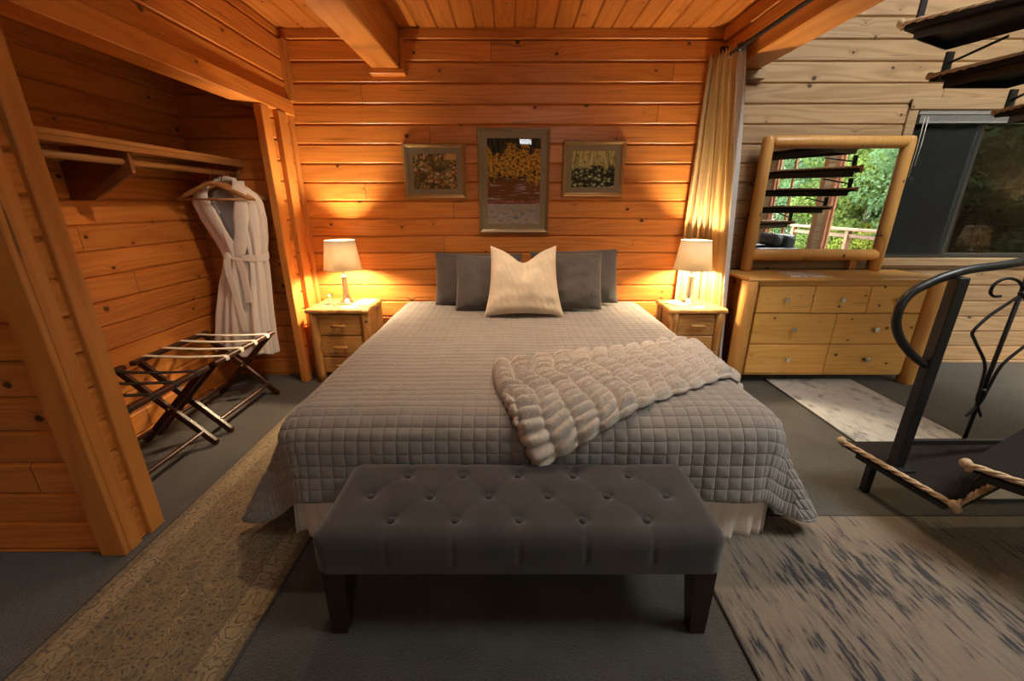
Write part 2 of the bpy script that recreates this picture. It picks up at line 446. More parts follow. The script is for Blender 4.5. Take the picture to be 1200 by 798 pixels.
M['bulb'] = bulb_mat()
M['dome'] = simple('added light glow', (.9, .85, .75), .4, emit=(1., .74, .48), estr=DOME)
def curtain_mat():
    n = NT('golden woven curtain'); o = n.sep(n.obj())
    h = n.noise(n.comb(n.math('MULTIPLY', o[0], 90.), n.math('MULTIPLY', o[1], 90.), n.math('MULTIPLY', o[2], 420.)), 1., 3., .65)
    h2 = n.noise(n.comb(n.math('MULTIPLY', o[0], 4.), n.math('MULTIPLY', o[1], 4.), n.math('MULTIPLY', o[2], 160.)), 1., 3., .65)
    f = n.math('MULTIPLY_ADD', h, .5, n.math('MULTIPLY', h2, .5))
    c = n.mix(f, (.40, .235, .075), (.80, .56, .24))
    d = n.pbsdf(c, .75, sheen=.3, spec=.25, normal=n.bump(f, .35, .003))
    t = n.new('ShaderNodeBsdfTranslucent'); n.put(t.inputs[0], (.55, .40, .22))
    mx = n.new('ShaderNodeMixShader'); mx.inputs[0].default_value = .22
    n.t.links.new(d, mx.inputs[1]); n.t.links.new(t.outputs[0], mx.inputs[2])
    return n.done(mx.outputs[0])
M['curtain'] = curtain_mat()
M['lining'] = simple('grey curtain lining', (.52, .49, .47), .85, sheen=.2, bscale=300., bstr=.1)
M['frame_gold'] = simple('antique gold frame', (.40, .27, .12), .38, .75, bscale=90., bstr=.08, var=.2)
M['frame_bronze'] = simple('bronze green frame', (.31, .25, .165), .35, .7, bscale=90., bstr=.08, var=.2)
M['mat'] = simple('grey green picture mat', (.31, .25, .165), .9, bscale=400., bstr=.05)
M['pglass'] = glass_mat('picture glass', (.97, .97, .97), 1., .02, 1.5)
M['wglass'] = glass_mat('window glass', (.95, .97, .96), 1.)
M['wglass_back'] = glass_mat('dark window glass', (.42, .45, .42), 1.0)
def screen_mat():
    n = NT('insect screen mesh')
    tr = n.new('ShaderNodeBsdfTransparent')
    d = n.new('ShaderNodeBsdfDiffuse'); n.put(d.inputs[0], (.03, .03, .03))
    mx = n.new('ShaderNodeMixShader'); mx.inputs[0].default_value = .55
    n.t.links.new(tr.outputs[0], mx.inputs[1]); n.t.links.new(d.outputs[0], mx.inputs[2])
    return n.done(mx.outputs[0])
M['screen'] = screen_mat()
M['mirror'] = simple('mirror glass', (.90, .92, .91), .0, 1.)
M['alu_dark'] = simple('dark window frame', (.045, .042, .040), .45, .3)
M['blind'] = simple('grey blind slats', (.30, .30, .29), .45, .2)
M['paper'] = simple('white paper', (.82, .76, .66), .7)
M['paper_print'] = None
M['soil'] = simple('forest ground', (.06, .07, .03), .95, bscale=4., bstr=.5, var=.4)
M['hill'] = simple('wooded hillside', (.035, .06, .02), .95, bscale=1.2, bstr=1., var=.6)
M['bark'] = simple('bark', (.09, .06, .04), .95, bscale=20., bstr=.8, var=.4)
M['black_leather'] = simple('black leather', (.018, .018, .019), .45, bscale=120., bstr=.2)
M['plaster'] = simple('white painted ceiling', (.55, .47, .36), .9)
def leaf(name, a, b):
    n = NT(name); o = n.obj()
    f = n.noise(o, 2.2, 3.); g = n.new('ShaderNodeObjectInfo').outputs['Random']
    c = n.mix(f, a, b)
    d = n.new('ShaderNodeBsdfDiffuse'); n.put(d.inputs[0], c)
    t = n.new('ShaderNodeBsdfTranslucent'); n.put(t.inputs[0], c)
    mx = n.new('ShaderNodeMixShader'); mx.inputs[0].default_value = .35
    n.t.links.new(d.outputs[0], mx.inputs[1]); n.t.links.new(t.outputs[0], mx.inputs[2])
    return n.done(mx.outputs[0])
M['leaf'] = leaf('fresh green leaves', (.06, .105, .025), (.17, .23, .06))
M['leaf_y'] = leaf('yellow green leaves', (.10, .13, .02), (.26, .28, .05))
M['leaf_b'] = leaf('blue green leaves', (.045, .10, .045), (.13, .21, .10))
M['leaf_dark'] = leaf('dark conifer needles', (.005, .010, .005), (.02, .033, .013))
# ------------------------------------------------------------------ room shell
D = 3.45            # face of the log wall behind the bed
XW = -1.65          # face of the closet front
ZC = 2.53           # low ceiling under the loft
ZH = 4.5            # high roof
XR = 5.75           # right wall
YB = -3.2           # wall behind the camera
def frame_y(Y, s=-1): return lambda a, d, z: (a, Y + s * d, z)      # faces -y for s=-1
def frame_x(X, s=1): return lambda a, d, z: (X + s * d, a, z)       # faces +x for s=1
def frame_c(Z): return lambda a, d, c: (c, a, Z - d)                # faces down, boards along y
def boards(mb, fr, a0, a1, c0, c1, off=ZOFF, t=.07, e=.011, course=COURSE):
    k = math.floor((c0 - off) / course + 1e-6)
    while off + k * course < c1 - 1e-4:
        lo = max(c0, off + k * course); hi = min(c1, off + (k + 1) * course); k += 1
        if hi - lo < .004: continue
        ee = min(e, (hi - lo) / 3)
        prof = [(-t, lo), (-ee, lo + .0006), (0, lo + ee), (0, hi - ee), (-ee, hi - .0006), (-t, hi)]
        mb.loft([[fr(a, d, c) for d, c in prof] for a in (a0, a1)], smooth=False)
    return mb
def struct(name, mb, mat): return tag(mb.build(name, mat), kind='structure')

struct('floor', MB().box((-4.4, YB - .1, -.12), (XR + .15, D + .1, 0)), M['carpet'])
struct('wall_back', boards(MB(), frame_y(D), XW - .05, 1.66, 0, ZC + .25), M['log'])
mb = MB(); WX0, WX1, WZ0, WZ1 = 3.02, 5.20, .915, 2.03
boards(mb, frame_y(D), 1.66, WX0, 0, ZH); boards(mb, frame_y(D), WX0, WX1, 0, WZ0)
boards(mb, frame_y(D), WX0, WX1, WZ1, ZH); boards(mb, frame_y(D), WX1, XR, 0, ZH)
struct('wall_back_right', mb, M['log_pale'])
struct('wall_closet_back', boards(MB(), frame_x(-2.28), 1.38, 3.2, 0, ZC), M['log_left'])
struct('wall_closet_end', boards(MB(), frame_y(3.15), -2.28, XW - .06, 0, ZC), M['log'])
mb = boards(MB(), frame_y(1.315), -4.3, -1.575, 0, ZH, t=.045)
boards(mb, frame_y(1.44, 1), -2.28, -1.59, 0, ZC, t=.045)
struct('wall_left', mb, M['log'])
struct('wall_left_end', boards(MB(), frame_x(-1.575), 1.318, 1.438, 0, 2.0, t=.02), M['log_left'])
mb = boards(MB(), frame_x(XW), 1.32, D, 2.04, ZC, t=.12)
struct('wall_closet_header', mb, M['log_left'])
struct('wall_closet_return', boards(MB(), frame_x(XW - .012), 3.02, D, 0, 2.0, t=.03), M['log_left'])
# trim boards round the closet opening
def trim(n, mat, *boxes, bev=.004):
    mb = MB()
    for lo, hi in boxes: mb.box(lo, hi, bev)
    return struct('trim_%d' % n, mb, M[mat])
trim(1, 'trim_y', ((XW - .13, 1.32, 1.975), (XW + .022, D - .001, 2.075)))
trim(2, 'trim_v', ((-1.66, 1.296, 0), (-1.558, 1.318, 2.53)), ((-1.580, 1.316, 0), (-1.558, 1.375, 2.53)))
trim(3, 'trim_v', ((-1.66, 1.415, 0), (-1.555, 1.488, 1.975)))
trim(4, 'trim_v', ((XW - .03, 3.0, 0), (XW + .02, 3.095, 1.975)))
trim(5, 'trim_v', ((XW - .03, 3.20, 0), (XW + .026, 3.31, 1.975)), ((XW - .03, 3.40, 0), (XW + .012, D - .001, 2.46)), ((XW - .01, 3.405, 2.07), (XW + .045, D - .001, 2.46)))
# ceiling, crown and beams
mb = boards(MB(), frame_c(ZC), .9, D, -4.3, 1.70, off=.02, t=.05)
struct('ceiling', mb, M['ceil'])
struct('ceiling_closet', MB().box((-2.3, 1.4, 2.49), (XW - .1, 3.2, 2.525)), M['ceil'])
SX0, SX1, SY0, SY1 = 2.2, 4.3, -.3, 1.7          # skylight over the stairs, added out of view for more daylight
mb = MB().box((-4.4, YB - .1, ZH), (SX0, D + .1, ZH + .12)).box((SX1, YB - .1, ZH), (XR + .15, D + .1, ZH + .12))
mb.box((SX0, YB - .1, ZH), (SX1, SY0, ZH + .12)).box((SX0, SY1, ZH), (SX1, D + .1, ZH + .12))
struct('ceiling_high', mb, M['plaster'])
struct('floor_loft', MB().box((-4.3, .92, ZC + .051), (1.78, D, ZC + .2)), M['deckwood'])
trim(6, 'trim_h', ((XW, D - .016, 2.466), (1.57, D + .01, ZC)))
trim(7, 'beam', ((-1.005, .92, 2.27), (-.805, D - .02, ZC - .001)), bev=.008)
trim(8, 'trim_h', ((-1.02, D - .075, 2.235), (-.77, D - .001, 2.268)), ((-.803, D - .05, 2.268), (-.772, D - .001, 2.47)))
trim(9, 'beam', ((1.575, .92, 2.27), (1.78, D - .002, ZC + .05)), bev=.008)
trim(10, 'beam', ((1.525, .92, 2.36), (1.574, D - .018, 2.44)), ((1.50, .92, 2.445), (1.574, D - .018, ZC - .001)))
trim(11, 'casing', ((1.66, D - .05, 2.21), (1.83, D - .001, 2.268)), ((1.785, D - .05, 2.268), (1.815, D - .001, 2.36)))
trim(12, 'casing', ((1.66, D - .02, 0), (XR, D - .001, .02)))
# dome light added out of view under the loft to brighten the bed
t = thing('added_dome_light', 'added unseen dome light under the low plank ceiling', 'ceiling light', (.35, 1.75, ZC))
MB().lathe([(.15, -.025), (.155, -.001)], n=40).build('rim', M['chrome'], t, local=True)
MB().lathe([(.015, -.105), (.06, -.098), (.11, -.07), (.138, -.026)], n=40).build('dome', M['dome'], t, local=True)
# two spots added out of view to brighten the head half of the bed
for x, lab in ((-.45, 'left'), (.75, 'right')):
    t = thing('added_spot', 'added unseen ceiling downlight over the %s half of the bed' % lab, 'ceiling light', (x, 2.42, ZC), group='added spots over the bed')
    MB().lathe([(.085, -.006), (.085, -.0005), (.062, -.0005), (.062, -.004)], n=36, cap=False).build('trim_ring', M['chrome'], t, local=True)
    MB().lathe([(.06, -.003), (.06, -.0012)], n=36).build('lens', M['dome'], t, local=True)
    d = bpy.data.lights.new('fill_light', 'SPOT'); d.energy = SPOT; d.color = (1., .76, .52); d.spot_size = R(96); d.spot_blend = 1.; d.shadow_soft_size = .06
    o = bpy.data.objects.new('fill_light', d); COL.objects.link(o); o.location = (x, 2.42, ZC - .012)
t = thing('added_spot', 'added unseen swivelling spotlight turned towards the closet', 'ceiling light', (-.42, 1.95, ZC))  # extra spot out of view, put in to brighten the closet
MB().lathe([(.075, -.006), (.075, -.0005), (.055, -.0005), (.055, -.004)], n=36, cap=False).build('trim_ring', M['chrome'], t, local=True)
aim = Vector((-1.95, 2.60, .75)) - Vector((-.42, 1.95, ZC - .04)); q = aim.to_track_quat('-Z', 'Y')
mg = q.to_matrix().to_4x4()
MB().lathe([(.05, .02), (.05, -.03), (.045, -.035)], n=30, M=Matrix.Translation((0, 0, -.02)) @ mg, cap=False).build('swivel_head', M['chrome'], t, local=True)
MB().lathe([(.044, -.022), (.044, -.019)], n=30, M=Matrix.Translation((0, 0, -.02)) @ mg).build('lens', M['dome'], t, local=True)
d = bpy.data.lights.new('closet_fill_spot', 'SPOT'); d.energy = CSPOT; d.color = (1., .74, .48); d.spot_size = R(66); d.spot_blend = .9; d.shadow_soft_size = .04
o = bpy.data.objects.new('closet_fill_spot', d); COL.objects.link(o); o.location = Vector((-.42, 1.95, ZC - .02)) + aim.normalized() * .045; o.rotation_euler = q.to_euler()
# walls out of the frame
def wall_holes(name, fr, a0, a1, z0, z1, holes, mat):
    """vertical slab wall cut at window holes (a0,a1,z0,z1), sorted along a"""
    mb = MB(); a = a0
    for h in holes:
        boards(mb, fr, a, h[0], z0, z1)
        boards(mb, fr, h[0], h[1], z0, h[2]); boards(mb, fr, h[0], h[1], h[3], z1)
        if len(h) > 4: boards(mb, fr, h[0], h[1], h[4], h[5])
        a = h[1]
    boards(mb, fr, a, a1, z0, z1)
    return struct(name, mb, mat)
RH = [(-2.9, -1.47, .25, 2.5), (-1.10, .95, .25, 2.5)]
wall_holes('wall_right', frame_x(XR, -1), YB, D, 0, ZH, RH, M['log_pale_y'])
BH = [(.14, .46, 2.58, 2.78), (.70, 1.30, 3.05, 3.70)]
wall_holes('wall_behind', frame_y(YB, 1), -4.3, XR, 0, ZH, BH, M['log_pale'])
struct('wall_far_left', boards(MB(), frame_x(-4.3), YB, 1.32, 0, ZH), M['log_left'])
struct('wall_loft_back', MB().box((-4.3, D + .002, ZC + .2), (1.66, D + .08, ZH)), M['log'])
struct('wall_loft_left', MB().box((-4.38, 1.3, ZC + .06), (-4.3, D + .05, ZH)), M['log_left'])

# ------------------------------------------------------------------ windows
def window(n, fr, a0, a1, z0, z1, mulls, frame_mat, glass, case_mat, case=.07, deep=.09, sash=.035, outer=True):
    t = thing('window_%d' % n, None, None, fr((a0 + a1) / 2, 0, z0)); t['kind'] = 'structure'
    mb = MB()
    def bx(A0, A1, d0, d1, Z0, Z1, mb=mb, bev=.004):
        p, q = Vector(fr(A0, d0, Z0)), Vector(fr(A1, d1, Z1))
        mb.box([min(p[i], q[i]) for i in range(3)], [max(p[i], q[i]) for i in range(3)], bev)
    bx(a0 - case, a0 + .012, -.075, .018, z0 - .02, z1 + case); bx(a1 - .012, a1 + case, -.075, .018, z0 - .02, z1 + case)
    bx(a0 - case, a1 + case, -.075, .026, z1 - .012, z1 + case); bx(a0 - case, a1 + case, -.075, .035, z0 - .05, z0 + .010)
    mb.build('window_casing', case_mat, t)
    s = MB(); w = sash
    edges = [a0 + .012] + list(mulls) + [a1 - .012]
    for A in edges: bx(A - w / 2, A + w / 2, -.065, -.03, z0 + .01, z1 - .012, s, .003)
    for Z in (z0 + .012 + w / 2, z1 - .012 - w / 2): bx(a0 + .012, a1 - .012, -.0645, -.0305, Z - w / 2, Z + w / 2, s, .003)
    s.build('sash', frame_mat, t)
    for k, (p, q) in enumerate(zip(edges[:-1], edges[1:])):
        g = MB(); bx(p + w / 2, q - w / 2, -.050, -.046, z0 + .04, z1 - .04, g, 0)
        g.build('pane', glass, t)
    return t
w1 = window(1, frame_y(D), WX0, WX1, WZ0, WZ1, [3.60, 4.42], M['alu_dark'], M['wglass_back'], M['casing'], case=.06)
sc = MB().box((3.05, D + .028, .95), (3.585, D + .031, 2.0)).build('insect_screen', M['screen'], w1)
window(2, frame_x(XR, -1), -1.10, .95, .25, 2.5, [], M['post_out'], M['wglass'], M['post_out'], case=.09, sash=.06)
window(3, frame_x(XR, -1), -2.90, -1.47, .25, 2.5, [-2.38], M['post_out'], M['wglass'], M['post_out'], case=.09, sash=.06)
window(4, frame_y(YB, 1), .14, .46, 2.58, 2.78, [], M['casing'], M['wglass'], M['casing'], case=.05)
window(5, lambda a, d, c: (a, c, ZH - d), SX0, SX1, SY0, SY1, [3.25], M['casing'], M['wglass'], M['casing'])  # added skylight, brightens the right wall and dresser
window(6, frame_y(YB, 1), .70, 1.30, 3.05, 3.70, [], M['casing'], M['wglass'], M['casing'])  # high window added behind the camera to light the bed from the front
# raised blind under the head of the window on the right
t = thing('window_blind', 'grey slatted blind drawn up under the head of the dark window', 'blind', (4.1, D, 1.9))
MB().box((3.045, D - .012, 1.985), (5.17, D + .035, 2.02), .004).build('head_rail', M['blind'], t)
mb = MB()
for k in range(9): mb.box((3.06, D - .010, 1.945 + k * .0042), (5.16, D + .025, 1.9475 + k * .0042))
tag(mb.build('slat_stack', M['blind'], t), kind='stuff')
MB().box((3.06, D - .012, 1.928), (5.16, D + .027, 1.943), .003).build('bottom_rail', M['blind'], t)
mb = MB()
for x, l in ((3.09, .42), (3.115, .34)): mb.tube([(x, D - .016, 1.97), (x + .004, D - .018, 1.97 - l / 2), (x, D - .016, 1.97 - l)], .0022, 6)
mb.build('cord', M['strap'], t)
# ------------------------------------------------------------------ bed
XL, XRB, YF, ZT, YH = -.955, 1.115, 1.385, .565, 3.42
BX = (XL + XRB) / 2
bed = thing('bed', 'king bed with white skirt under the taupe quilt', 'bed', (BX, 2.4, 0))
MB().box((XL + .03, YF + .03, .10), (XRB - .03, YH, .284), .03, 2).build('box_spring', M['mattress'], bed)
MB().box((XL + .02, YF + .02, .285), (XRB - .02, YH, ZT - .016), .135, 6).build('mattress', M['mattress'], bed)
for x in (XL + .1, XRB - .1):
    for y in (YF + .1, YH - .1): MB().lathe([(.03, .0), (.035, .02), (.028, .10)], (x, y, 0), 12).build('foot', M['espresso'], bed)
def skirt():
    # gathered cloth hanging round three sides
    pts = []
    def run(a, b, n):
        for i in range(n): pts.append((np.array(a) + (np.array(b) - np.array(a)) * i / n))
    o = -.004
    run((XL - o, YH), (XL - o, YF - o), 150); run((XL - o, YF - o), (XRB + o, YF - o), 150); run((XRB + o, YF - o), (XRB + o, YH), 151)
    pts = np.array(pts); n = len(pts)
    nrm = np.zeros_like(pts); tg = np.gradient(pts, axis=0); nrm[:, 0] = tg[:, 1]; nrm[:, 1] = -tg[:, 0]
    nrm /= np.linalg.norm(nrm, axis=1)[:, None] + 1e-9
    nrm = -nrm if nrm[10, 0] > 0 else nrm
    s = np.arange(n) * .0135
    zs = np.linspace(.305, .006, 12); P = np.zeros((n, 12, 3))
    cor = np.exp(-((np.arange(n) - 150) / 8.) ** 2) + np.exp(-((np.arange(n) - 300) / 8.) ** 2)
    for j, z in enumerate(zs):
        k = (j / 11) ** 1.3
        w = (.011 * np.sin(s * 92 + 2.3 * np.sin(s * 9.1)) + .010 * np.sin(s * 41 + 2) + .006 * np.sin(s * 150)) * k + .006 * k - .05 * cor
        P[:, j, :2] = pts + nrm * w[:, None]; P[:, j, 2] = z + .004 * np.sin(s * 21) * k
    o = grid_mesh('bed_skirt', P - np.array(bed.location), M['skirt'], bed)
    o.modifiers.new('thick', 'SOLIDIFY').thickness = .003
skirt()

GRID = .050
RB = .15
EX, EY = .50, .29
def drape(s, t, lift=0.):
    """flat bed-sheet coordinates -> 3D, rolling over the edges of the mattress"""
    x0, x1, y0 = XL + RB - .012, XRB - RB + .012, YF + RB - .012
    cx = np.clip(s, x0, x1); cy = np.maximum(t, y0)
    ox, oy = s - cx, t - cy
    a = np.hypot(ox, oy); phi = np.arctan2(-oy, np.abs(ox))          # 0 = side, pi/2 = foot
    ux = np.where(a > 1e-9, ox / np.maximum(a, 1e-9), 0); uy = np.where(a > 1e-9, oy / np.maximum(a, 1e-9), 0)
    corner = np.sin(2 * np.clip(phi, 0, PI / 2)) ** 2 * (np.abs(ox) > 1e-6) * (oy < -1e-6)
    cph, sph = np.abs(np.cos(phi)) + 1e-6, np.abs(np.sin(phi)) + 1e-6
    rr_ = np.minimum((EX + RB) / cph, (EY + RB) / sph); rb_ = ((cph / (EX + RB)) ** 2.3 + (sph / (EY + RB)) ** 2.3) ** (-1 / 2.3)
    a = np.where(corner > 0, a * rb_ / rr_, a)
    ang = np.minimum(a / RB, PI / 2)
    down = np.maximum(a - RB * PI / 2, 0)
    along = np.where(phi > PI / 4, s, t)
    wav = np.sin(along * 7.3 + 1.1) + .6 * np.sin(along * 15.1 + .4)
    side = np.cos(np.clip(phi, 0, PI / 2)) ** 2
    k = .10 + .17 * side + .030 * wav + (corner > 0) * (.27 * np.exp(-((phi - .36) / .28) ** 2) - .05 * np.exp(-((phi - .95) / .22) ** 2))
    k = np.clip(k, -.02, .62)
    hor = RB * np.sin(ang) + down * k
    drop = RB * (1 - np.cos(ang)) + down * np.sqrt(1 - k * k)
    return cx + ux * hor, cy + uy * hor, ZT - drop + lift

def normals(P):
    du = np.gradient(P, axis=0); dv = np.gradient(P, axis=1)
    N = np.cross(du, dv); N /= np.linalg.norm(N, axis=2)[:, :, None] + 1e-12
    return N

def fbm(x, y, seed=0, oct=3):
    r = np.random.default_rng(seed); out = np.zeros_like(x); a = 1.; f = 1.
    for _ in range(oct):
        for _ in range(4):
            th = r.uniform(0, 2 * PI); ph = r.uniform(0, 2 * PI)
            out += a * np.sin(f * (x * np.cos(th) + y * np.sin(th)) + ph) / 4
        a *= .5; f *= 2.1
    return out

def quilt():
    step = .0075
    s = np.arange(XL - EX, XRB + EX + .001, step); t = np.arange(YF - EY, 3.40, step)
    Sg, Tg = np.meshgrid(s, t, indexing='ij')
    X, Y, Z = drape(Sg, Tg)
    P = np.stack([X, Y, Z], -1); N = normals(P)
    g = GRID
    a = np.abs(np.sin(PI * (Sg + .006 / PI * fbm(Sg * 6, Tg * 6, 3)) / g)); b = np.abs(np.sin(PI * (Tg + .006 / PI * fbm(Sg * 6, Tg * 6, 4)) / g))
    puff = .0055 * (1 - np.exp(-a * 3.5)) * (1 - np.exp(-b * 3.5))
    wr = .006 * fbm(Sg * 5, Tg * 7, 5) + .0025 * fbm(Sg * 19, Tg * 13, 6)
    over = ((Sg < XL) | (Sg > XRB) | (Tg < YF)).astype(float)
    P = P + N * (puff + wr * (1 + over))[..., None]
    P[..., 2] = np.maximum(P[..., 2], .014)
    uv = np.stack([Sg + .006 / PI * fbm(Sg * 6, Tg * 6, 3), Tg + .006 / PI * fbm(Sg * 6, Tg * 6, 4)], -1)
    ctr = np.array([BX, 2.4, ZT])
    o = grid_mesh('quilt', P - ctr, M['quilt'], None, uv)
    o.location = ctr
    m = o.modifiers.new('thick', 'SOLIDIFY'); m.thickness = .007; m.offset = -1
    tag(o, 'taupe grey quilted coverlet with small stitched squares covering the bed', 'quilt')
quilt()

# chunky throw lying askew over the lower right of the bed
def throw():
    nu, nw = 330, 190
    u = np.linspace(0, 1, nu); w = np.linspace(0, 1, nw)       # u: left end -> right end, w: head side -> foot side
    U, W = np.meshgrid(u, w, indexing='ij')
    A0, A1 = np.array([-.09, 1.88]), np.array([1.26, 2.37])    # head-side edge
    B0, B1 = np.array([.09, 1.25]), np.array([1.25, 1.93])     # foot-side edge
    top = A0 + (A1 - A0) * U[..., None]; bot = B0 + (B1 - B0) * U[..., None]
    top[..., 1] += .03 * np.sin(PI * U) ; bot[..., 1] -= .025 * np.sin(PI * U)
    F = top + (bot - top) * W[..., None]
    Sg, Tg = F[..., 0] - .05 * np.sin(W * PI) * (1 - U), F[..., 1]
    L, Wd = 1.3, .62
    col = U * L / .098 + .22 * np.sin(W * 7) + .10 * np.sin(W * 17 + U * 9)
    ci = np.floor(col); cf = col - ci
    row = W * Wd / .036 + .5 * (ci % 2) + .35 * np.sin(U * 13 + W * 4) + .15 * np.sin(U * 37 + 2)
    ri = np.floor(row); rf = row - ri
    rr = np.random.default_rng(3); tab = rr.uniform(.72, 1.12, (64, 64))
    amp = tab[(ci.astype(int)) % 64, (ri.astype(int)) % 64]
    puff = (1 - np.abs(2 * rf - 1) ** 2.) ** .75 * (1 - np.abs(2 * cf - 1) ** 3.) ** .55 * amp
    edge = np.minimum(np.minimum(U * L, (1 - U) * L), np.minimum(W, 1 - W) * Wd)
    rim = np.clip(edge / .03, 0, 1) ** .5
    h = (.008 + .046 * puff * (1.15 - .45 * U)) * rim + .004
    h += .006 * fbm(Sg * 9, Tg * 9, 8) * rim + .0016 * fbm(Sg * 160, Tg * 160, 9, 2) * rim + .014 * np.exp(-(U * L / .10) ** 2) * rim
    X, Y, Z = drape(Sg, Tg); P = np.stack([X, Y, Z], -1); N = normals(P)
    flip = np.sign(N[..., 2].mean()); N = N * flip
    sc = .014 * (np.abs(np.sin(row * PI)) - .5) * np.exp(-(U * L / .03) ** 2) 
    P = P + N * (h + .012)[..., None]
    # scalloped edges
    n2 = np.stack([np.zeros_like(U), np.ones_like(U), np.zeros_like(U)], -1)
    P = P + n2 * (.016 * (np.abs(np.sin(PI * col)) - .4) * (np.exp(-(W * Wd / .03) ** 2) - np.exp(-((1 - W) * Wd / .03) ** 2)))[..., None]
    P[..., 0] -= sc
    c = np.array([.55, 1.85, ZT + .01])
    o = grid_mesh('throw_blanket', P - c, M['fur'], None); o.location = c
    m = o.modifiers.new('thick', 'SOLIDIFY'); m.thickness = .010; m.offset = -1 if flip > 0 else 1
    tag(o, 'chunky beige faux fur throw laid askew across the foot of the bed', 'blanket')
throw()

# pillows
def pillow(name, w, h, T, mat, loc, lean, yaw, roll, label, cat, group=None, chop=0., seed=1, concave=.03, taper=0.):
    n, m = 70, 60
    U, V = np.meshgrid(np.linspace(-1, 1, n), np.linspace(-1, 1, m), indexing='ij')
    prof = np.clip((1 - np.abs(U) ** 2.6), 0, 1) ** .55 * np.clip((1 - np.abs(V) ** 2.6), 0, 1) ** .55
    X = U * w / 2 * (1 - concave * (1 - V ** 2)) * (1 - taper * V); Zz = V * h / 2 * (1 - concave * (1 - U ** 2))
    top = np.clip(V, 0, 1) ** 1.5
    Zz = Zz - chop * top * np.exp(-(U / .42) ** 2) + chop * .25 * top * np.abs(U) ** 3
    wr = .014 * fbm(U * 3, V * 3, seed) * prof + .011 * fbm(U * 9, V * 8, seed + 5) * np.clip(prof * 2, 0, 1) * (.3 + np.abs(U * V))
    sag = 1 - .22 * V
    crease = -.45 * chop * np.exp(-(U / .12) ** 2) * np.clip(V + .1, 0, 1) * prof
    Pf = np.stack([X, -(prof * T / 2 * sag + wr + crease), Zz], -1); Pb = np.stack([X, prof * T / 2 * sag + wr, Zz], -1)
    P = np.concatenate([Pf, Pb[::-1]], 0)
    o = grid_mesh(name, P, mat, None, closed_u=True)
    o.location = loc; o.rotation_euler = (lean, roll, yaw)
    return tag(o, label, cat, group)
PZ = ZT + .01
G = 'dark grey pillows against the log wall'
pillow('pillow', .70, .42, .17, M['pillow'], (-.27, 3.30, PZ + .20), R(-14), R(2), R(1), 'dark grey pillow against the wall on the left, furthest back', 'pillow', G, seed=2)
pillow('pillow', .70, .43, .18, M['pillow'], (.50, 3.30, PZ + .215), R(-14), R(-2), R(-2), 'dark grey pillow against the wall on the right, furthest back', 'pillow', G, seed=4)
pillow('pillow', .46, .43, .15, M['pillow'], (-.20, 3.14, PZ + .20), R(-20), R(4), R(2), 'square dark grey pillow leaning in front, left of the cream cushion', 'pillow', G, seed=6)
pillow('pillow', .46, .44, .15, M['pillow'], (.46, 3.15, PZ + .21), R(-20), R(-4), R(-1), 'square dark grey pillow leaning in front, right of the cream cushion', 'pillow', G, seed=9)
pillow('cushion', .53, .50, .16, M['cushion'], (.085, 2.975, PZ + .235), R(-22), R(1), R(0), 'cream woven cushion with dented top edge at the centre of the pillows', 'cushion', chop=.085, taper=.09, seed=12, concave=.085)

# ------------------------------------------------------------------ tufted bench
bx0, bx1, by0, by1, bz0, bz1 = -.605, .650, .955, 1.345, .285, .425
bench = thing('tufted_bench', 'dark charcoal button-tufted bench on wooden legs at the foot of the bed', 'bench', ((bx0 + bx1) / 2, (by0 + by1) / 2, 0))
BT = []
for r, (yy, n) in enumerate(((by0 + .085, 5), ((by0 + by1) / 2, 6), (by1 - .085, 5))):
    for i in range(n): BT.append(((bx0 + bx1) / 2 + (i - (n - 1) / 2) * .2, yy, r))
def bench_top():
    r = .05; ext = (bz1 - bz0) - r + r * PI / 2
    s = np.arange(bx0 + r - ext, bx1 - r + ext + .001, .0065); t = np.arange(by0 + r - ext, by1 - r + ext + .001, .0065)
    Sg, Tg = np.meshgrid(s, t, indexing='ij')
    cx = np.clip(Sg, bx0 + r, bx1 - r); cy = np.clip(Tg, by0 + r, by1 - r)
    ox, oy = Sg - cx, Tg - cy; a2 = np.hypot(ox, oy); a = np.maximum(np.abs(ox), np.abs(oy))
    ux = ox / np.maximum(a2, 1e-9); uy = oy / np.maximum(a2, 1e-9)
    ang = np.minimum(a / r, PI / 2); down = np.maximum(a - r * PI / 2, 0)
    X = cx + ux * r * np.sin(ang); Y = cy + uy * r * np.sin(ang); Z = bz1 - r * (1 - np.cos(ang)) - down
    P = np.stack([X, Y, Z], -1); N = normals(P); N *= np.sign(N[len(s) // 2, len(t) // 2, 2])
    h = np.zeros_like(Sg)
    for x, y, row in BT:
        d = np.hypot(Sg - x, Tg - y); h -= .014 * np.exp(-(d / .020) ** 2) + .005 * np.exp(-(d / .06) ** 2)
    def seg(p, q, dep, wd):
        p, q = np.array(p), np.array(q); L = np.linalg.norm(q - p); e = (q - p) / L
        k = np.clip(((Sg - p[0]) * e[0] + (Tg - p[1]) * e[1]), 0, L)
        d = np.hypot(Sg - p[0] - e[0] * k, Tg - p[1] - e[1] * k)
        return dep * np.exp(-(d / wd) ** 2)
    f = [b for b in BT if b[2] == 0]; m_ = [b for b in BT if b[2] == 1]; k_ = [b for b in BT if b[2] == 2]
    for i, b in enumerate(f):
        for c in (m_[i], m_[i + 1]): h -= seg(b[:2], c[:2], .0016, .010)
        h -= seg(b[:2], (b[0], by0 - .08), .0035, .007)
    for i, b in enumerate(k_):
        for c in (m_[i], m_[i + 1]): h -= seg(b[:2], c[:2], .0016, .010)
        h -= seg(b[:2], (b[0], by1 + .08), .0035, .007)
    h += .002 * fbm(Sg * 14, Tg * 14, 21)
    P = P + N * h[..., None]
    grid_mesh('upholstery', P - np.array(bench.location), M['bench'], bench)
bench_top()
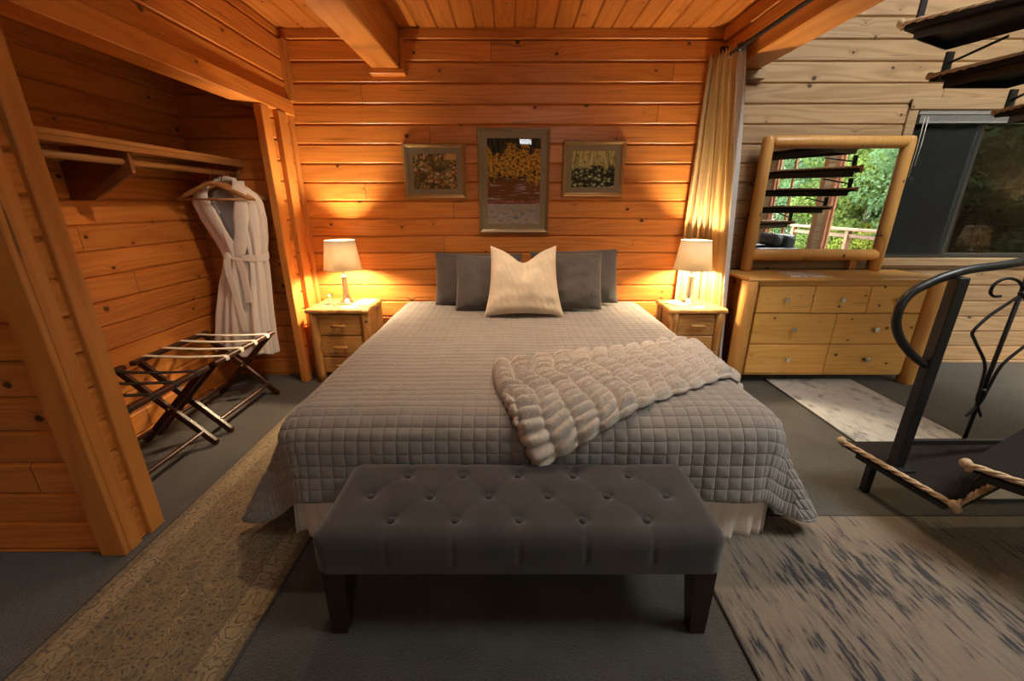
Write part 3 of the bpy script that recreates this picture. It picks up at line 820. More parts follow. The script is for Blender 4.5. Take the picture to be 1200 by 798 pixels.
MB().box((bx0 + .02, by0 + .02, bz0 - .001), (bx1 - .02, by1 - .02, bz0 + .03), .004).build('seat_frame', M['bench'], bench)
for x, y, row in BT:
    MB().sphere((x, y, bz1 - .015), .013, (1, 1, .55), 14).build('button', M['button'], bench)
for x, sx in ((bx0 + .055, -1), (bx1 - .055, 1)):
    for y, sy in ((by0 + .05, -1), (by1 - .05, 1)):
        mb = MB(); rings = []
        for z, hw in ((bz0 - .001, .036), (.15, .031), (.0, .024)):
            ox = sx * .018 * (1 - z / bz0)
            rings.append([(x + ox - hw, y - hw, z), (x + ox + hw, y - hw, z), (x + ox + hw, y + hw, z), (x + ox - hw, y + hw, z)])
        mb.loft(rings, smooth=False).build('leg', M['espresso'], bench)

# ------------------------------------------------------------------ rugs
def rug(name, x0, x1, y0, y1, mat, label, edge=.012, z=.0):
    c = ((x0 + x1) / 2, (y0 + y1) / 2, z)
    t = thing(name, label, 'rug', c)
    s = MB().box((x0, y0, z + .001), (x1, y1, z + .010), .003).build('pile', mat, t)
    mb = MB()
    for a, b in (((x0, y0), (x1, y0)), ((x1, y0), (x1, y1)), ((x1, y1), (x0, y1)), ((x0, y1), (x0, y0))):
        mb.tube([(*a, z + .006), (*b, z + .006)], .0058, 8)
    mb.build('binding', M['rug_edge'], t)
    return t
rug('runner_rug', -1.51, -.855, .35, 2.70, M['rug_gold'], 'ornate gold and brown runner along the left side of the bed')
rug('area_rug', .74, 3.6, -.5, 1.512, M['rug_navy'], 'distressed beige rug with navy streaks in front of the staircase')
rug('area_rug', 2.045, 2.74, 1.62, 3.05, M['rug_grey'], 'faded pale grey rug running out from under the dresser')
# ------------------------------------------------------------------ nightstands
def jitter_post(mb, x, y, z0, z1, r, seed, n=12):
    rr = np.random.default_rng(seed); rings = []
    ph = rr.uniform(0, 6, n)
    for k in range(9):
        z = z0 + (z1 - z0) * k / 8; ring = []
        for i in range(n):
            a = 2 * PI * i / n
            q = r * (1 + .07 * math.sin(3 * a + ph[0] + k * .4) + .05 * math.sin(5 * a + ph[1] + k * .9) + .05 * math.sin(k * 1.1 + ph[2]))
            ring.append((x + q * math.cos(a), y + q * math.sin(a), z))
        rings.append(ring)
    return mb.loft(rings)
def nightstand(name, x0, x1, y0, y1, label, seed):
    H = .60
    t = thing(name, label, 'nightstand', ((x0 + x1) / 2, (y0 + y1) / 2, 0), group='bedside nightstands')
    # live-edge slab
    mb = MB(); n = 40; rr = np.random.default_rng(seed); rings = []
    ring0 = []
    for k, (z, o) in enumerate(((H - .034, -.008), (H - .024, .004), (H - .008, .002), (H, -.006))):
        ring = []
        for i in range(n):
            for_edge = i / n * 4; e = int(for_edge); f = for_edge - e
            c = [(x0, y0), (x1, y0), (x1, y1), (x0, y1), (x0, y0)]
            px = c[e][0] + (c[e + 1][0] - c[e][0]) * f; py = c[e][1] + (c[e + 1][1] - c[e][1]) * f
            w = .005 * math.sin(i * 1.7 + seed) + .004 * math.sin(i * .9 + 2 * seed) + .002 * k * math.sin(i * 2.3)
            nx, ny = [(0, -1), (1, 0), (0, 1), (-1, 0)][e]
            if f == 0: nx, ny = (-1 if e in (0, 3) else 1, -1 if e in (0, 1) else 1)
            ring.append((px + nx * (o + w), py + ny * (o + w), z))
        rings.append(ring)
    mb.loft(rings, smooth=False).build('top', M['cedar_top'], t)
    i = .04
    for x in (x0 + i, x1 - i):
        for y in (y0 + i, y1 - i): jitter_post(MB(), x, y, 0, H - .03, .036, seed + int(x * 90) % 17 + int(y * 70) % 13).build('leg', M['cedar_z'], t)
    MB().box((x0 + .035, y0 + .045, .10), (x0 + .055, y1 - .03, H - .034)).build('side_panel', M['furn_y'], t)
    MB().box((x1 - .055, y0 + .045, .10), (x1 - .035, y1 - .03, H - .034)).build('side_panel', M['furn_y'], t)
    MB().box((x0 + .05, y1 - .05, .10), (x1 - .05, y1 - .035, H - .034)).build('back_panel', M['cedar_x'], t)
    MB().box((x0 + .05, y0 + .05, .09), (x1 - .05, y1 - .04, .105)).build('bottom_panel', M['cedar_x'], t)
    zt = H - .045
    for k in range(3):
        zb = zt - (.165 if k < 2 else .125)
        d = MB().box((x0 + .074, y0 + .026, zb), (x1 - .074, y0 + .05, zt), .005).build('drawer', M['cedar_x'], t)
        cx = (x0 + x1) / 2; cz = (zb + zt) / 2
        h = MB().tube([(cx - .055, y0 - .006, cz + .003), (cx - .02, y0 - .008, cz), (cx + .03, y0 - .008, cz), (cx + .058, y0 - .005, cz - .004)], [.011, .013, .014, .012], 10)
        for dx in (-.035, .035): h.tube([(cx + dx, y0 - .004, cz), (cx + dx, y0 + .03, cz)], .008, 8)
        h.build('handle', M['cedar_top'], d)
        zt = zb - .008
    return t
nsL = nightstand('nightstand', -1.555, -1.085, 2.985, 3.37, 'cedar log nightstand at the left of the bed', 3)
nsR = nightstand('nightstand', 1.195, 1.625, 2.985, 3.33, 'cedar log nightstand at the right of the bed beside the curtain', 8)

# ------------------------------------------------------------------ lamps
def make_lamp(label, loc, group=None):
    t = thing('table_lamp', label, 'lamp', loc, group=group)
    def L(): return MB()
    sq = L().box((-.062, -.062, 0), (.062, .062, .014), .004)
    sq.lathe([(.052, .014), (.050, .022), (.030, .030), (.026, .040)], n=20); sq.build('base', M['chrome'], t, local=True)
    col = L().lathe([(.026, .040), (.024, .048), (.021, .052), (.0235, .058), (.0215, .10), (.0205, .16), (.0225, .205), (.020, .210)], n=8, smooth=False)
    col.build('column', M['crystal'], t, local=True)
    L().lathe([(.008, .040), (.008, .212)], n=8).build('stem', M['chrome'], t, local=True)
    L().lathe([(.020, .205), (.028, .210), (.028, .219), (.014, .226), (.010, .245), (.017, .250), (.017, .285), (.010, .290)], n=18).build('socket', M['chrome'], t, local=True)
    h = L()
    for s in (-1, 1): h.tube([(s * .014, 0, .25), (s * .05, 0, .30), (s * .052, 0, .38), (s * .03, 0, .44), (0, 0, .455)], .0022, 6)
    h.tube([(-.105, 0, .472), (.105, 0, .472)], .0018, 6); h.tube([(0, -.105, .472), (0, .105, .472)], .0018, 6)
    h.lathe([(.004, .45), (.006, .475), (.003, .488)], n=10); h.build('harp', M['chrome'], t, local=True)
    L().lathe([(.006, .285), (.014, .295), (.026, .325), (.030, .350), (.024, .372), (.010, .384), (.002, .386)], n=18).build('bulb', M['bulb'], t, local=True)
    sh = L().lathe([(.140, .272), (.110, .488)], n=48, cap=False).build('lamp_shade', M['shade'], t, local=True)
    sh.modifiers.new('thick', 'SOLIDIFY').thickness = .0016
    for r, z in ((.1405, .272), (.1105, .488)):
        rm = L().tube([(r * math.cos(2 * PI * i / 48), r * math.sin(2 * PI * i / 48), z) for i in range(49)], .0028, 6, cap=False)
        rm.build('shade_trim', M['shade'], sh, local=True)
    return t
LP = (-1.315, 3.20, .60); RP = (1.405, 3.20, .60); TP = (5.42, 2.06, .62)
lamp = make_lamp('lit table lamp on the nightstand at the left of the bed', LP, 'lit bedside lamps')
for loc, lab, g in ((RP, 'lit table lamp on the nightstand at the right of the bed', 'lit bedside lamps'), (TP, 'lit table lamp on the small side table by the far right wall', None)):
    l = copy_tree(lamp); l.location = loc; l['label'] = lab
    if g: l['group'] = g
    else: del l['group']
def point(name, loc, e, col, r=.03):
    d = bpy.data.lights.new(name, 'POINT'); d.energy = e; d.color = col; d.shadow_soft_size = r
    o = bpy.data.objects.new(name, d); COL.objects.link(o); o.location = loc; return o
WARM = (1., .77, .46)
for p, e in ((LP, 36.), (RP, 36.), (TP, 60.)): point('bulb_light', (p[0], p[1], p[2] + .34), e, WARM, .034)

# side table under the third lamp (seen only in the window's reflection)
t = thing('side_table', 'small dark side table under the lamp by the far right wall', 'table', (5.42, 2.06, 0))
MB().box((5.20, 1.84, .595), (5.64, 2.28, .62), .005).build('top', M['walnut'], t)
for x in (5.23, 5.61):
    for y in (1.87, 2.25): MB().box((x - .02, y - .02, 0), (x + .02, y + .02, .595), .003).build('leg', M['walnut'], t)

# things on the nightstands
def flat(name, corners, z, th, mat, label, cat):
    mb = MB(); c = np.mean(np.array(corners), 0)
    mb.loft([[(x, y, z) for x, y in corners], [(x, y, z + th) for x, y in corners]], smooth=False)
    o = mb.build(name, mat)
    o.data.transform(Matrix.Translation((-c[0], -c[1], -z))); o.location = (c[0], c[1], z)
    return tag(o, label, cat)
flat('notebook', [(-1.255, 3.12), (-1.105, 3.14), (-1.115, 3.33), (-1.235, 3.34)], .600, .006, M['paper'], 'white notepad lying beside the left lamp', 'notepad')
flat('card', [(-1.30, 3.04), (-1.20, 3.05), (-1.20, 3.10), (-1.305, 3.09)], .600, .002, M['paper'], 'small printed card lying in front of the left lamp', 'card')
flat('notebook', [(1.215, 3.20), (1.30, 3.07), (1.40, 3.13), (1.315, 3.29)], .600, .010, M['paper'], 'closed pale notebook lying beside the right lamp', 'notebook')
flat('card', [(1.40, 3.03), (1.475, 3.045), (1.465, 3.095), (1.39, 3.08)], .600, .002, M['paper'], 'small white card in front of the right lamp', 'card')
t = thing('candle_holder', 'tiny clear candle stand with white candle beside the left lamp', 'candle', (-1.445, 3.18, .60))
MB().lathe([(.018, 0), (.018, .004), (.006, .010), (.006, .03), (.012, .036), (.012, .042)], n=14).build('stand', M['chrome'], t, local=True)
MB().lathe([(.0095, .042), (.0095, .072), (.003, .076)], n=12).build('candle', M['paper'], t, local=True)
t = thing('eyeglasses', 'pair of folded eyeglasses lying in front of the left lamp', 'eyeglasses', (-1.40, 3.08, .60))
for s in (-1, 1):
    MB().tube([(s * .032 + .023 * math.cos(a), 0, .022 + .019 * math.sin(a)) for a in np.linspace(0, 2 * PI, 21)], .0018, 6).build('rim', M['chrome'], t, local=True)
    MB().tube([(s * .055, 0, .026), (s * .050, .03, .012), (-s * .02, .045 + .008 * s, .004)], .0017, 6).build('temple', M['walnut'], t, local=True)
MB().tube([(-.01, 0, .026), (0, 0, .029), (.01, 0, .026)], .0017, 6).build('bridge', M['chrome'], t, local=True)

# ------------------------------------------------------------------ framed pictures
def art_mat(kind):
    n = NT('painting ' + kind); p = n.sep(n.obj()); x, z = p[0], p[2]
    v = n.comb(x, z, 0.)
    if kind == 'flowers':
        nb = n.noise(v, 14., 4., .7); wp = n.noisec(v, 30., 2.); ws = n.sep(wp); vw = n.comb(n.math('MULTIPLY_ADD', ws[0], .035, x), n.math('MULTIPLY_ADD', ws[1], .035, z), 0.)
        d, c = n.vor(vw, 40., dim='2D'); d2, c2 = n.vor(v, 34., dim='2D')
        col = n.ramp(nb, [(.30, (.030, .022, .012)), (.45, (.10, .075, .028)), (.55, (.20, .17, .06)), (.70, (.42, .33, .16))])
        dots = n.ramp(n.sep(c)[0], [(0, (.50, .12, .06)), (.25, (.62, .33, .10)), (.5, (.75, .55, .42)), (.75, (.48, .42, .12)), (1, (.16, .17, .06))], 'CONSTANT')
        dens = n.noise(v, 9., 2.)
        m = n.math('MULTIPLY', n.math('SUBTRACT', 1., n.ss(d, .25, .45)), n.ss(dens, .42, .55))
        col = n.mix(m, col, dots)
        corner = n.math('MULTIPLY', n.ss(x, .06, .10), n.ss(z, .075, .095))
        col = n.mix(corner, col, (.70, .40, .14))
    elif kind == 'autumn':
        nb = n.noise(n.comb(n.math('MULTIPLY', x, 9.), n.math('MULTIPLY', z, 11.), .4), 1., 5., .72)
        fine = n.noise(v, 48., 5., .75)
        trunks = n.noise(n.comb(n.math('MULTIPLY', x, 46.), n.math('MULTIPLY', z, 4.), 0.), 1., 2.)
        dark = n.mix(n.ss(trunks, .5, .62), (.020, .017, .010), (.085, .075, .035))
        gold = n.mix(fine, (.36, .14, .015), (.95, .55, .08))
        wn = n.math('MULTIPLY', n.math('SUBTRACT', nb, .5), .75)
        zz = n.math('ADD', z, wn)
        col = dark
        fol = n.math('MULTIPLY', n.math('SUBTRACT', 1., n.ss(n.math('ABSOLUTE', n.math('SUBTRACT', zz, .13)), .09, .13)), n.ss(fine, .40, .56))
        col = n.mix(fol, col, gold)
        rust = n.mix(fine, (.05, .020, .012), (.36, .12, .04))
        low = n.math('SUBTRACT', 1., n.ss(n.math('ADD', z, n.math('MULTIPLY', wn, .3)), -.02, .03))
        col = n.mix(low, col, rust)
        ban = n.math('MULTIPLY', low, n.ss(n.noise(n.comb(n.math('MULTIPLY', x, 9.), n.math('MULTIPLY', z, 70.), 1.), 1., 3.), .56, .64))
        col = n.mix(ban, col, (.42, .36, .36))
        pk = n.math('MULTIPLY', n.math('LESS_THAN', n.math('ABSOLUTE', n.math('ADD', z, .150)), .016), n.ss(fine, .4, .6))
        col = n.mix(pk, col, (.40, .14, .13))
        ww = n.noise(n.comb(n.math('MULTIPLY', x, 26.), n.math('MULTIPLY', z, 40.), 2.), 1., 3., .65)
        water = n.ramp(ww, [(.32, (.13, .14, .19)), (.46, (.33, .33, .37)), (.56, (.48, .40, .30)), (.68, (.45, .22, .09))])
        col = n.mix(n.math('SUBTRACT', 1., n.ss(z, -.170, -.164)), col, water)
        col = n.mix(n.math('LESS_THAN', n.math('ABSOLUTE', n.math('ADD', z, .167)), .004), col, (.46, .42, .44))
        col = n.mix(n.math('LESS_THAN', n.math('ABSOLUTE', n.math('ADD', z, .205)), .003), col, (.38, .34, .36))
    else:
        st = n.noise(n.comb(n.math('MULTIPLY', x, 85.), n.math('MULTIPLY', z, 7.), 0.), 1., 3., .6)
        up = n.ramp(st, [(.36, (.085, .09, .03)), (.48, (.52, .46, .16)), (.60, (.80, .70, .34)), (.72, (.40, .24, .13))])
        fo = n.noise(v, 34., 3., .7); up = n.mix(n.ss(fo, .54, .64), up, (.12, .17, .05))
        ws = n.sep(n.noisec(v, 24., 3.))
        d, c = n.vor(n.comb(n.math('MULTIPLY_ADD', ws[0], .06, x), n.math('MULTIPLY_ADD', ws[1], .05, n.math('MULTIPLY', z, 1.5)), 0.), 27., dim='2D')
        lo = n.ramp(n.math('MULTIPLY_ADD', d, .9, n.math('MULTIPLY', n.sep(c)[0], .45)), [(.12, (.82, .80, .58)), (.3, (.45, .50, .20)), (.48, (.10, .12, .06)), (.7, (.020, .022, .016))])
        e = n.math('ADD', z, n.math('MULTIPLY', n.math('SUBTRACT', n.noise(v, 16., 3.), .5), .16))
        col = n.mix(n.math('SUBTRACT', 1., n.ss(e, .005, .03)), up, lo)
    return n.done(n.pbsdf(col, .75, spec=.2))
def picture(x0, x1, z0, z1, label, kind, fw, mw, fmat):
    cx, cz = (x0 + x1) / 2, (z0 + z1) / 2; w, h = (x1 - x0) / 2, (z1 - z0) / 2
    t = thing('framed_picture', label, 'picture', (cx, D - .002, cz), group='framed pictures over the bed')
    prof = [(0, 0), (0, -.020), (fw * .25, -.030), (fw * .55, -.027), (fw * .8, -.018), (fw, -.015), (fw, 0)]
    mb = MB(); cs = [(-1, -1), (1, -1), (1, 1), (-1, 1)]
    for i in range(4):
        a, b = cs[i], cs[(i + 1) % 4]
        ra = [(a[0] * (w - o), y, a[1] * (h - o)) for o, y in prof]; rb = [(b[0] * (w - o), y, b[1] * (h - o)) for o, y in prof]
        mb.loft([ra, rb], smooth=False)
    mb.build('frame', M[fmat], t, local=True)
    m = MB(); W, H = w - fw + .003, h - fw + .003; b = mw
    for a, c in (((-W, -H), (W, -H + b)), ((-W, H - b), (W, H)), ((-W, -H + b), (-W + b, H - b)), ((W - b, -H + b), (W, H - b))):
        m.box((a[0], -.012, a[1]), (c[0], -.008, c[1]))
    m.build('mat_board', M['mat'], t, local=True)
    MB().box((-W + b - .004, -.008, -H + b - .004), (W - b + .004, -.006, H - b + .004)).build('print', art_mat(kind), t, local=True)
    MB().box((-W, -.0155, -H), (W, -.0135, H)).build('glass', M['pglass'], t, local=True)
    MB().box((-w + .01, -.004, -h + .01), (w - .01, 0, h - .01)).build('backing', M['espresso'], t, local=True)
    return t
picture(-.840, -.357, 1.390, 1.790, 'landscape-format picture of a flower garden, left of the tall middle one', 'flowers', .030, .046, 'frame_gold')
picture(-.262, .291, 1.130, 1.897, 'tall middle picture of golden autumn trees above water', 'autumn', .026, .048, 'frame_bronze')
picture(.391, .872, 1.404, 1.811, 'picture of pale leafy plants under trees, right of the tall middle one', 'leaves', .032, .044, 'frame_gold')

# ------------------------------------------------------------------ dresser
DX0, DX1, DY0, DY1, DZ = 1.755, 3.13, 2.985, 3.40, .83
dr = thing('dresser', 'golden pine log dresser with seven drawers below the mirror', 'dresser', ((DX0 + DX1) / 2, (DY0 + DY1) / 2, 0))
fx0, fx1 = DX0 + .068, DX1 - .068
for x in (DX0, DX1):
    for y in (DY0 + .015, DY1 - .055):
        mb = MB(); mb.lathe([(.054, 0), (.057, .01), (.058, .3), (.057, .6), (.058, DZ - .022), (.052, DZ - .014)], (x, y, 0), 28)
        mb.build('post', M['furn_z'], dr)
MB().box((fx0 - .02, DY0 + .03, .085), (fx1 + .02, DY1 - .03, DZ - .03), .003).build('body', M['furn_y'], dr)
MB().box((DX0 - .035, DY0 - .035, DZ - .014), (DX1 + .035, DY1, DZ + .008), .008, 2).build('top', M['furn_top'], dr)
MB().box((fx0 - .01, DY0 - .012, DZ - .046), (fx1 + .01, DY0 + .035, DZ - .0145), .004).build('top_rail', M['furn_x'], dr)
MB().box((fx0, DY0 + .004, .07), (fx1, DY0 + .034, .088), .003).build('bottom_rail', M['furn_x'], dr)
def drawer(a, b, z0, z1):
    g = .0022
    d = MB().box((a + g, DY0 - .006, z0 + g), (b - g, DY0 + .029, z1 - g), .003).build('drawer', M['furn_x'], dr)
    cx, cz = (a + b) / 2, (z0 + z1) / 2
    mb = MB().tube([(cx, DY0 - .004, cz), (cx, DY0 - .022, cz)], .006, 10)
    mb.box((cx - .0165, DY0 - .036, cz - .0165), (cx + .0165, DY0 - .022, cz + .0165), .004, 2)
    mb.build('knob', M['knob'], d)
W3 = (fx1 - fx0) / 3
for i in range(3): drawer(fx0 + i * W3, fx0 + (i + 1) * W3, .575, .782)
for z0, z1 in ((.330, .572), (.090, .327)):
    drawer(fx0, (fx0 + fx1) / 2, z0, z1); drawer((fx0 + fx1) / 2, fx1, z0, z1)
# mirror standing on the dresser
mr = thing('log_mirror', 'log-framed mirror standing on the dresser against the pale wall', 'mirror', (2.42, 3.33, DZ + .008))
for x in (1.895, 2.935):
    MB().lathe([(.030, 0), (.041, .012), (.043, .3), (.041, .6), (.042, .965), (.034, .985), (.02, .99)], (x, 3.335, DZ + .008), 24).build('post', M['furn_z'], mr)
for z in (1.785, .965):
    mb = MB(); mb.tube([(1.915, 3.33, z), (1.935, 3.33, z), (2.2, 3.33, z + .002), (2.65, 3.33, z), (2.895, 3.33, z), (2.915, 3.33, z)], [.034, .042, .044, .043, .042, .034], 20)
    mb.build('rail', M['furn_z'], mr)
MB().box((1.915, 3.345, .985), (2.915, 3.352, 1.765)).build('backing', M['espresso'], mr)
MB().box((1.925, 3.338, .985), (2.905, 3.345, 1.765)).build('mirror_glass', M['mirror'], mr)
MB().bar((2.80, 3.40, DZ + .012), (2.80, 3.40, 1.0), .05, .02).build('brace', M['furn_z'], mr)
# magazine
def mag_mat():
    n = NT('magazine cover'); p = n.sep(n.obj()); v = n.comb(p[0], p[1], 0.)
    c = n.ramp(n.noise(v, 22., 3., .7), [(.35, (.06, .05, .07)), (.46, (.75, .73, .75)), (.60, (.88, .85, .82)), (.72, (.30, .20, .12))])
    d, q = n.vor(v, 30., dim='2D')
    c = n.mix(n.math('MULTIPLY', n.ss(p[0], .05, .09), n.math('SUBTRACT', 1., n.ss(d, .2, .4))), c, (.75, .48, .06))
    return n.done(n.pbsdf(c, .3))
o = flat('magazine', [(2.07, 3.04), (2.375, 3.02), (2.375, 3.23), (2.11, 3.25)], DZ + .008, .006, mag_mat(), 'glossy magazine lying on the left half of the dresser top', 'magazine')

# ------------------------------------------------------------------ curtain on its rod beside the beam
t = thing('curtain_rod', 'black curtain rod running along the side of the right beam', 'curtain rod', (1.485, 2.4, 2.318))
MB().tube([(1.485, 1.0, 2.318), (1.485, 3.40, 2.318)], .014, 14).build('rod', M['black_iron'], t)
for y in (1.2, 3.38):
    MB().box((1.47, y - .012, 2.30), (1.526, y + .012, 2.40), .003).build('bracket', M['black_iron'], t)
MB().sphere((1.485, 3.125, 2.318), .026, seg=16).build('ring', M['black_iron'], t)
def curtain():
    nz, ns = 80, 420
    z = np.linspace(2.35, .03, nz); s = np.linspace(0, 1, ns)
    Zg, Sg = np.meshgrid(z, s, indexing='ij'); K = np.clip((2.35 - Zg) / 2.3, 0, 1)
    def poly(pts, q):
        pts = np.array(pts); d = np.r_[0, np.cumsum(np.linalg.norm(np.diff(pts, axis=0), axis=1))]; d /= d[-1]
        return np.stack([np.interp(q, d, pts[:, 0]), np.interp(q, d, pts[:, 1])], -1)
    A = poly([(1.41, 3.415), (1.45, 3.385), (1.47, 3.30), (1.485, 3.20), (1.50, 3.12)], Sg)
    B = poly([(1.37, 3.42), (1.50, 3.40), (1.615, 3.385), (1.655, 3.34), (1.672, 3.22), (1.668, 3.04)], Sg)
    k = (K ** .9)[..., None]
    C = A * (1 - k) + B * k
    tg = np.gradient(C, axis=1); tg /= np.linalg.norm(tg, axis=2)[..., None] + 1e-9
    nr = np.stack([tg[..., 1], -tg[..., 0]], -1)
    amp = .030 * (1 - .45 * K) * (.35 + .65 * np.clip(K * 14, 0, 1))
    fold = np.sin(Sg * 2 * PI * 9 + .5 * np.sin(Zg * 1.7) + .8 * K) + .25 * np.sin(Sg * 2 * PI * 23 + 2 * Zg)
    C = C + nr * (amp * fold)[..., None]
    P = np.concatenate([C, Zg[..., None]], -1)
    P[..., 2] += .012 * np.sin(Sg * 2 * PI * 9) * (Zg > 2.3)
    t = thing('curtain', 'golden woven curtain gathered against the wall right of the bed', 'curtain', (1.55, 3.3, 0))
    cut = int(ns * .93)
    o = grid_mesh('drape', P[:, :cut + 1] - np.array(t.location), M['curtain'], t); o.modifiers.new('thick', 'SOLIDIFY').thickness = .003
    o = grid_mesh('lining', P[:, cut:] - np.array(t.location), M['lining'], t); o.modifiers.new('thick', 'SOLIDIFY').thickness = .004
    tag(o, 'grey lining edge')
curtain()
# ------------------------------------------------------------------ closet fittings
t = thing('closet_shelf', 'long wooden closet shelf with hanging rod and dark bracket', 'shelf', (-2.1, 2.4, 1.63))
MB().box((-2.279, 1.445, 1.625), (-1.90, 3.149, 1.648), .004).build('board', M['shelfwood'], t)
MB().box((-2.279, 1.445, 1.555), (-2.255, 3.149, 1.624), .003).build('cleat', M['shelfwood'], t)
MB().box((-1.925, 1.445, 1.598), (-1.90, 3.149, 1.6245), .003).build('front_rail', M['shelfwood'], t)
MB().tube([(-1.965, 1.445, 1.553), (-1.965, 3.149, 1.553)], .0165, 16).build('rod', M['shelfwood'], t)
for y in (1.448, 3.135): MB().lathe([(.03, 0), (.03, .012)], n=16, M=Matrix.Translation((-1.965, y, 1.553)) @ Matrix.Rotation(-PI / 2, 4, 'X')).build('rod_socket', M['shelfwood'], t)
MB().prism([(-2.279, 1.624), (-1.925, 1.624), (-1.925, 1.50), (-1.99, 1.465), (-2.16, 1.37), (-2.279, 1.37)], 2.24, 2.262).build('bracket', M['plaque'], t)

# hangers
RODX, RODZ = -1.965, 1.553
def hanger(y, rz, label):
    t = thing('coat_hanger', label, 'hanger', (RODX, y, RODZ), rz, group='wooden hangers on the closet rod')
    a = .225
    pts = [(-a, 0, -.175), (-.17, 0, -.145), (-.09, 0, -.105), (-.03, 0, -.078), (0, 0, -.072), (.03, 0, -.078), (.09, 0, -.105), (.17, 0, -.145), (a, 0, -.175)]
    MB().tube(pts, [.009, .013, .014, .014, .014, .014, .014, .013, .009], 10).build('arms', M['hanger'], t, local=True)
    MB().tube([(-a + .012, 0, -.172), (a - .012, 0, -.172)], .007, 10).build('bar', M['hanger'], t, local=True)
    hk = [(0, 0, -.06), (0, 0, -.032), (.008, 0, -.024)] + [(.0195 * math.cos(b), 0, .0195 * math.sin(b)) for b in np.linspace(-.9, PI * 1.08, 14)]
    MB().tube(hk, .0020, 8).build('hook', M['copper'], t, local=True)
    return t
HY = [2.865, 2.975, 2.945, 3.005, 3.03, 3.055]
HL = ['empty wooden coat hanger with copper hook, nearest on the rod in front of the robe', 'wooden coat hanger with copper hook that carries the white robe',
      'wooden coat hanger with copper hook just behind the robe', 'wooden coat hanger with copper hook, third from the closet end wall', 'wooden coat hanger with copper hook, second from the closet end wall', 'wooden coat hanger with copper hook nearest the closet end wall']
h0 = hanger(HY[0], R(7), HL[0])
for i in range(1, 6):
    h = copy_tree(h0); h.location = (RODX + .0, HY[i], RODZ); h.rotation_euler = (0, 0, R([7, 0, -4, 5, -3, 4][i])); h['label'] = HL[i]

